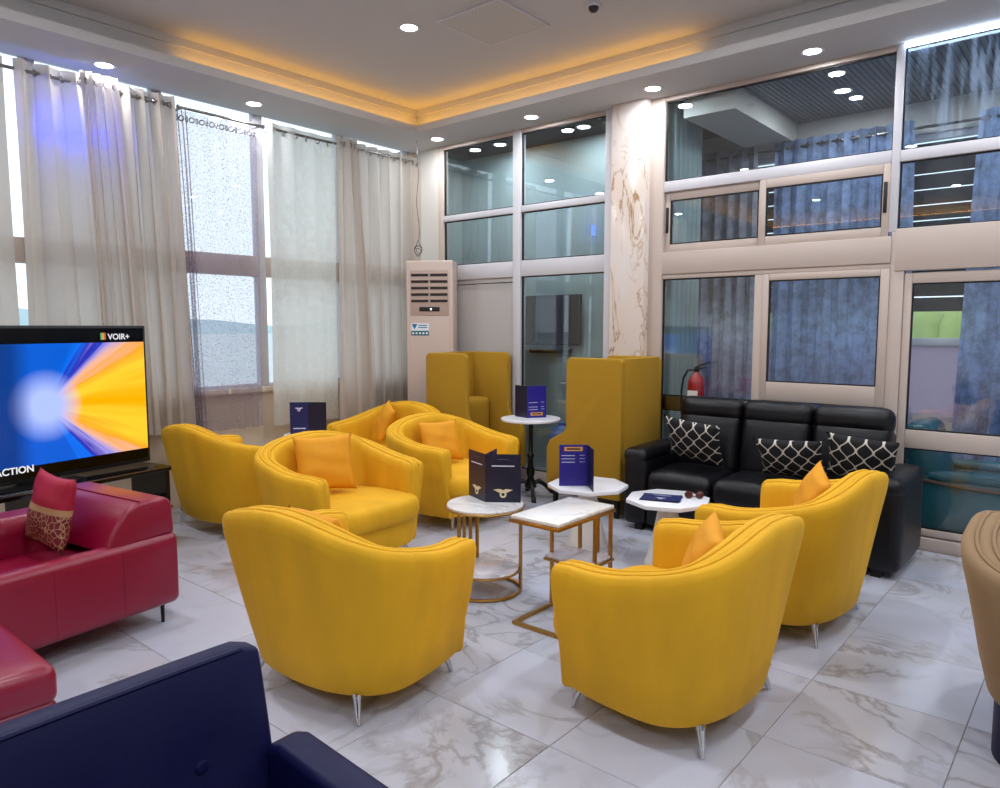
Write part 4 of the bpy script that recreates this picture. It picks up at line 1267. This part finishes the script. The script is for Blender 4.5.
# warm fan to the right of the centre, blue around it
fan = mnode('SUBTRACT', 1.0, mnode('ADD', mnode('MULTIPLY', mnode('ABSOLUTE', ang_), .85), nv))
cr = N_.new('ShaderNodeValToRGB'); els = cr.color_ramp.elements
els[0].position = 0.0; els[0].color = (.0, .10, .62, 1)
els[1].position = 1.0; els[1].color = (1.0, .42, .0, 1)
for p_, c_ in ((.14, (.0, .16, .85, 1)), (.26, (.02, .02, .42, 1)), (.36, (.35, .30, .75, 1)), (.46, (.85, .45, .30, 1)), (.56, (1, .36, .02, 1)), (.74, (1, .60, .03, 1))):
    e_ = els.new(p_); e_.color = c_
L_.new(fan, cr.inputs[0])
glow = mnode('MAXIMUM', mnode('SUBTRACT', 1.0, mnode('MULTIPLY', rad, 4.2)), 0)
mx = N_.new('ShaderNodeMix'); mx.data_type = 'RGBA'; mx.inputs[7].default_value = (.42, .52, 1.0, 1)
L_.new(cr.outputs[0], mx.inputs[6]); L_.new(mnode('MINIMUM', mnode('MULTIPLY', glow, 1.6), 1), mx.inputs[0])
dark = mnode('GREATER_THAN', x_, .92)
bars = mnode('MULTIPLY', mnode('GREATER_THAN', z_, SHB), mnode('LESS_THAN', z_, .865))
fade = mnode('SUBTRACT', 1.0, mnode('MULTIPLY', mnode('MINIMUM', mnode('MAXIMUM', mnode('SUBTRACT', x_, .80), 0), .12), 5.0))
em_ = N_.new('ShaderNodeEmission'); L_.new(mx.outputs[2], em_.inputs['Color']); L_.new(mnode('MULTIPLY', mnode('MULTIPLY', bars, fade), 1.05), em_.inputs['Strength'])
gl_ = N_.new('ShaderNodeBsdfGlossy'); gl_.inputs['Roughness'].default_value = .15; gl_.inputs['Color'].default_value = (.03, .03, .03, 1)
ad_ = N_.new('ShaderNodeAddShader'); L_.new(em_.outputs[0], ad_.inputs[0]); L_.new(gl_.outputs[0], ad_.inputs[1]); L_.new(ad_.outputs[0], N_['Material Output'].inputs['Surface'])
scr = MB().box(.018, TVL - .018, 0, .003, .03, TH - .018).build('screen', sm, tv)
def textmesh(body, size, m, parent, loc, rot, name='lettering', ext=.0006, bold=0.0):
    cu = bpy.data.curves.new('txt', 'FONT'); cu.body = body; cu.size = size; cu.extrude = ext; cu.offset = bold
    ob = bpy.data.objects.new('txt', cu); COL.objects.link(ob)
    dg = bpy.context.evaluated_depsgraph_get()
    me = bpy.data.meshes.new_from_object(ob.evaluated_get(dg))
    bpy.data.objects.remove(ob)
    me.materials.clear()
    o = link(name, me, m, parent)
    o.location = loc; o.rotation_euler = rot
    return o
wt = emis('white_screen_text', (.85, .86, .9), .9)
# text reads from the left end to the right end, i.e. towards local -x
textmesh('VOIR+', .056, wt, tv, (.285, .0045, TH - .095), (R(90), 0, PI), bold=.0008)
for k, c_ in enumerate(((.15, .6, .25), (.9, .55, .05), (.8, .15, .1))):
    MB().box(.300 + .013 * (2 - k), .310 + .013 * (2 - k), .0032, .0045, TH - .096, TH - .050).build('channel_logo', emis('logo_%d' % k, c_, .8), tv)
textmesh('ACTION', .060, wt, tv, (1.045, .0045, .066), (R(90), 0, PI), bold=.0012)
MB().box(.55, 1.15, -.16, .12, -.02, -.012).build('tv_foot', M['blackmetal'], tv)
MB().box(.80, .90, -.06, -.02, -.012, .06).build('tv_neck', M['blackmetal'], tv)
ts = thing('television_stand', 'low black television stand with glass shelves', 'cabinet', (TVR.x, TVR.y, 0), ang)
bk = mat('black_gloss', '08080a', .12)
boxo('top_board', bk, ts, -.02, TVL + .1, -.22, .20, .575, .609, bevel=.003)
boxo('shelf_board', bk, ts, -.02, TVL + .1, -.22, .20, .30, .32, bevel=.003)
boxo('bottom_board', bk, ts, -.02, TVL + .1, -.22, .20, .05, .08, bevel=.003)
for x in (-.005, TVL * .5, TVL + .06):
    boxo('side_board', bk, ts, x - .012, x + .022, -.21, .18, .08, .575)
for z in (.575, .30):
    MB().box(-.021, TVL + .1, .2005, .2025, z + .026 if z > .5 else z + .006, z + .034 if z > .5 else z + .014).build('edge_trim', M['steel'], ts)
for x in (.05, TVL):
    boxo('foot', M['blackmetal'], ts, x - .03, x + .03, -.18, .16, 0, .05)

# ================================================================== AIR CONDITIONER
ac = thing('air_conditioner', 'tall cream cabinet air conditioner in the corner by the curtains', 'air conditioner', (-5.69, 5.60, 0), R(34))
ac.scale = (.88, .9, 1)
boxo('plinth', M['plinth'], ac, -.27, .27, -.15, .15, 0, .42)
boxo('cabinet', M['ac'], ac, -.285, .285, -.18, .17, .42, 2.30, bevel=.015, seg=3)
boxo('grille_plate', M['ac_brown'], ac, -.235, .235, -.186, -.178, 1.72, 2.20, bevel=.003)
for k in range(5):
    for s_ in (-1, 1):
        z = 2.15 - k * .068
        boxo('air_slot', M['ac_dark'], ac, min(s_ * .012, s_ * .222), max(s_ * .012, s_ * .222), -.190, -.185, z - .017, z + .011)
        MB().box(min(s_ * .012, s_ * .222), max(s_ * .012, s_ * .222), -.200, -.186, -.004, .004, Matrix.Translation((0, 0, z + .016)) @ Matrix.Translation((0, -.19, 0)) @ Matrix.Rotation(R(20), 4, 'X') @ Matrix.Translation((0, .19, 0))).build('louvre', M['ac_brown'], ac)
boxo('display', M['rubber'], ac, -.125, .125, -.191, -.185, 1.765, 1.812, bevel=.003)
MB().lathe([(.010, 0), (.010, .004)], 12, M=Matrix.Translation((.02, -.191, 1.788)) @ Matrix.Rotation(R(90), 4, 'X')).build('display_light', emis('display_dot', (.9, .95, 1), 3), ac)
sk = MB().box(-.228, -.01, -.1822, -.1805, 1.51, 1.64).build('sticker', M['sticker_white'], ac)
MB().box(-.228, -.01, -.1832, -.1822, 1.51, 1.56).build('sticker_band', M['sticker_teal'], sk)
MB().prism([(-.222, 1.632), (-.15, 1.632), (-.186, 1.575)], -.1832, -.1822, 'y').build('sticker_emblem', M['sticker_blue'], sk)
for k in range(5):
    MB().box(-.215 + k * .042, -.192 + k * .042, -.1840, -.1832, 1.525, 1.543).build('sticker_icon', M['sticker_white'], sk)
for k in range(2):
    MB().box(-.14, -.03, -.1832, -.1822, 1.612 - k * .022, 1.622 - k * .022).build('sticker_text', M['sticker_blue'], sk)
for s_ in (-1, 1):
    boxo('front_seam', M['ac_brown'], ac, s_ * .25 - .0015, s_ * .25 + .0015, -.1812, -.1795, .45, 2.27)
# wire with coiled end hanging over it
wr_ = thing('hanging_wire', 'thin dark wire with a coiled end hanging from the ceiling over the air conditioner', 'wire', (-5.80, 5.50, 2.33))
MB().tube([(.02 * math.sin(k * .9), .01 * math.cos(k), .20 + (1.25 - .20) * k / 12) for k in range(13)], .003, 6).build('strand', M['rubber'], wr_, smooth=True)
MB().tube([(.055 * math.cos(a) , .01 * math.sin(2 * a), .085 + .055 * math.sin(a)) for a in [2 * PI * k / 24 for k in range(24)]], .004, 6, closed=True).build('coil', M['rubber'], wr_, smooth=True)
MB().tube([(.032 * math.cos(a), .012 * math.sin(2 * a + 1), .08 + .032 * math.sin(a)) for a in [2 * PI * k / 20 for k in range(20)]], .003, 6, closed=True).build('coil', M['rubber'], wr_, smooth=True)
MB().tube([(-.05, 0, .11), (0, 0, .20), (.05, 0, .11)], .004, 6).build('hook', M['rubber'], wr_, smooth=True)

# ================================================================== FIRE EXTINGUISHER on the mid rail behind the sofa
fe = thing('fire_extinguisher', 'red fire extinguisher with a black hose on the glass wall above the sofa', 'fire extinguisher', (-2.735, 5.846, .70))
MB().lathe([(.05, 0), (.068, .01), (.07, .03), (.07, .40), (.066, .44), (.050, .475), (.028, .495), (.022, .52)], 28).build('cylinder', M['redpaint'], fe, smooth=True)
boxo('label_plate', M['paper'], fe, -.045, .045, -.0715, -.066, .20, .36)
MB().lathe([(.022, .515), (.024, .525), (.024, .545), (.016, .55)], 16).build('valve', M['blackmetal'], fe, smooth=True)
MB().tube([(-.02, 0, .545), (.03, 0, .575), (.12, 0, .605)], [.010, .009, .007], 8).build('lever', M['rubber'], fe, smooth=True)
MB().tube([(-.0, 0, .548), (.05, 0, .552), (.09, 0, .56)], [.008, .007, .006], 8).build('carry_handle', M['rubber'], fe, smooth=True)
MB().tube([(-.015, -.01, .535), (-.07, -.02, .53), (-.11, -.02, .46), (-.125, -.02, .36), (-.125, -.02, .22), (-.115, -.02, .12)], .010, 8).build('hose', M['rubber'], fe, smooth=True)
boxo('wall_bracket', M['blackmetal'], fe, -.075, .075, .05, .072, .16, .20)

# ================================================================== BEHIND THE GLASS
# wall television in the alcove
at = thing('wall_television', 'flat wall television behind the glass in the grey-teal alcove', 'television', (-4.77, 6.55, 1.40))
boxo('tv_body', M['rubber'], at, -.37, .37, -.02, .025, 0, .55, bevel=.008)
boxo('screen', mat('dark_gloss_screen', '55555c', .06, metal=.8), at, -.36, .36, -.0225, -.020, .02, .54)
boxo('soundbar', M['rubber'], at, -.30, .25, -.05, .02, -.09, -.04, bevel=.01)
boxo('wall_mount', M['blackmetal'], at, -.1, .1, .025, .068, .15, .4)
MB().tube([(.22, -.01, -.05), (.25, -.01, -.12), (.24, -.01, -.22)], .006, 6).build('cable', M['rubber'], at, smooth=True)
shf = thing('wall_shelf', 'narrow pale wall shelf behind the glass under the wall television', 'shelf', (-4.35, 6.56, .98))
boxo('board', M['alu_white'], shf, -.25, .30, -.10, .055, 0, .02, bevel=.003)
bx_ = thing('router_box', 'small grey box standing on the shelf behind the glass', 'box', (-4.35, 6.53, 1.0))
boxo('case', mat('grey_plastic', '4b5b62', .4), bx_, -.10, .12, -.05, .05, 0, .14, bevel=.006)
boxo('front_panel', mat('dark_plastic', '20282c', .3), bx_, -.085, .105, -.053, -.05, .02, .12)
# blue and white water pack on the alcove floor
wp = thing('water_dispenser_bottle', 'blue and white water bottle standing behind the glass near the bistro table', 'bottle', (-4.28, 6.05, 0))
MB().lathe([(.12, 0), (.13, .02), (.13, .30), (.12, .31)], 24).build('bottle', mat('pale_blue_plastic', '9fc3d8', .25), wp, smooth=True)
MB().lathe([(.131, .34), (.131, .46), (.12, .47)], 24).build('label_band', mat('white_label', 'd5dbe2', .5), wp, smooth=True)
MB().lathe([(.132, .16), (.132, .33)], 24).build('blue_band', mat('blue_label', '2a4fa8', .4), wp, smooth=True)
MB().lathe([(.12, .31), (.131, .32), (.131, .50), (.10, .56), (.04, .60), (.04, .63)], 24).build('shoulder', mat('mid_blue_plastic', '4a74b8', .25), wp, smooth=True)
# teal leather armchair just beyond the door
tl = M['tealleather']
tc2 = thing('lounge_armchair', 'teal leather lounge armchair with wooden trim behind the glass door', 'armchair', (-.74, 6.50, 0), R(0))
pado('seat_cushion', tl, tc2, (.12, 0, .36), (.66, .52, .20), .06, .02, 10)
Mb = Matrix.Translation((-.33, 0, .52)) @ Matrix.Rotation(R(-12), 4, 'Y')
pado('back_rest', tl, tc2, (0, 0, 0), (.20, .66, .72), .09, .03, 12, M=Mb, bulge_axis=0, both=True)
for s_ in (-1, 1):
    pado('arm', tl, tc2, (.10, s_ * .33, .29), (.86, .13, .40), .05, .01, 10)
    pado('arm_pad', tl, tc2, (.12, s_ * .33, .50), (.80, .15, .06), .028, .012, 8)
    MB().tube([(-.30, s_ * .405, .47), (-.05, s_ * .41, .445), (.25, s_ * .41, .44), (.50, s_ * .405, .45)], .014, 8).build('wood_trim', M['wood'], tc2, smooth=True)
boxo('base', tl, tc2, -.36, .46, -.27, .27, .06, .28, bevel=.02)
for (x, y) in ((-.28, -.26), (.42, -.26), (-.28, .26), (.42, .26)):
    MB().tube([(x, y, .11), (x, y, 0)], [.02, .014], 8).build('leg', M['blackmetal'], tc2, smooth=True)
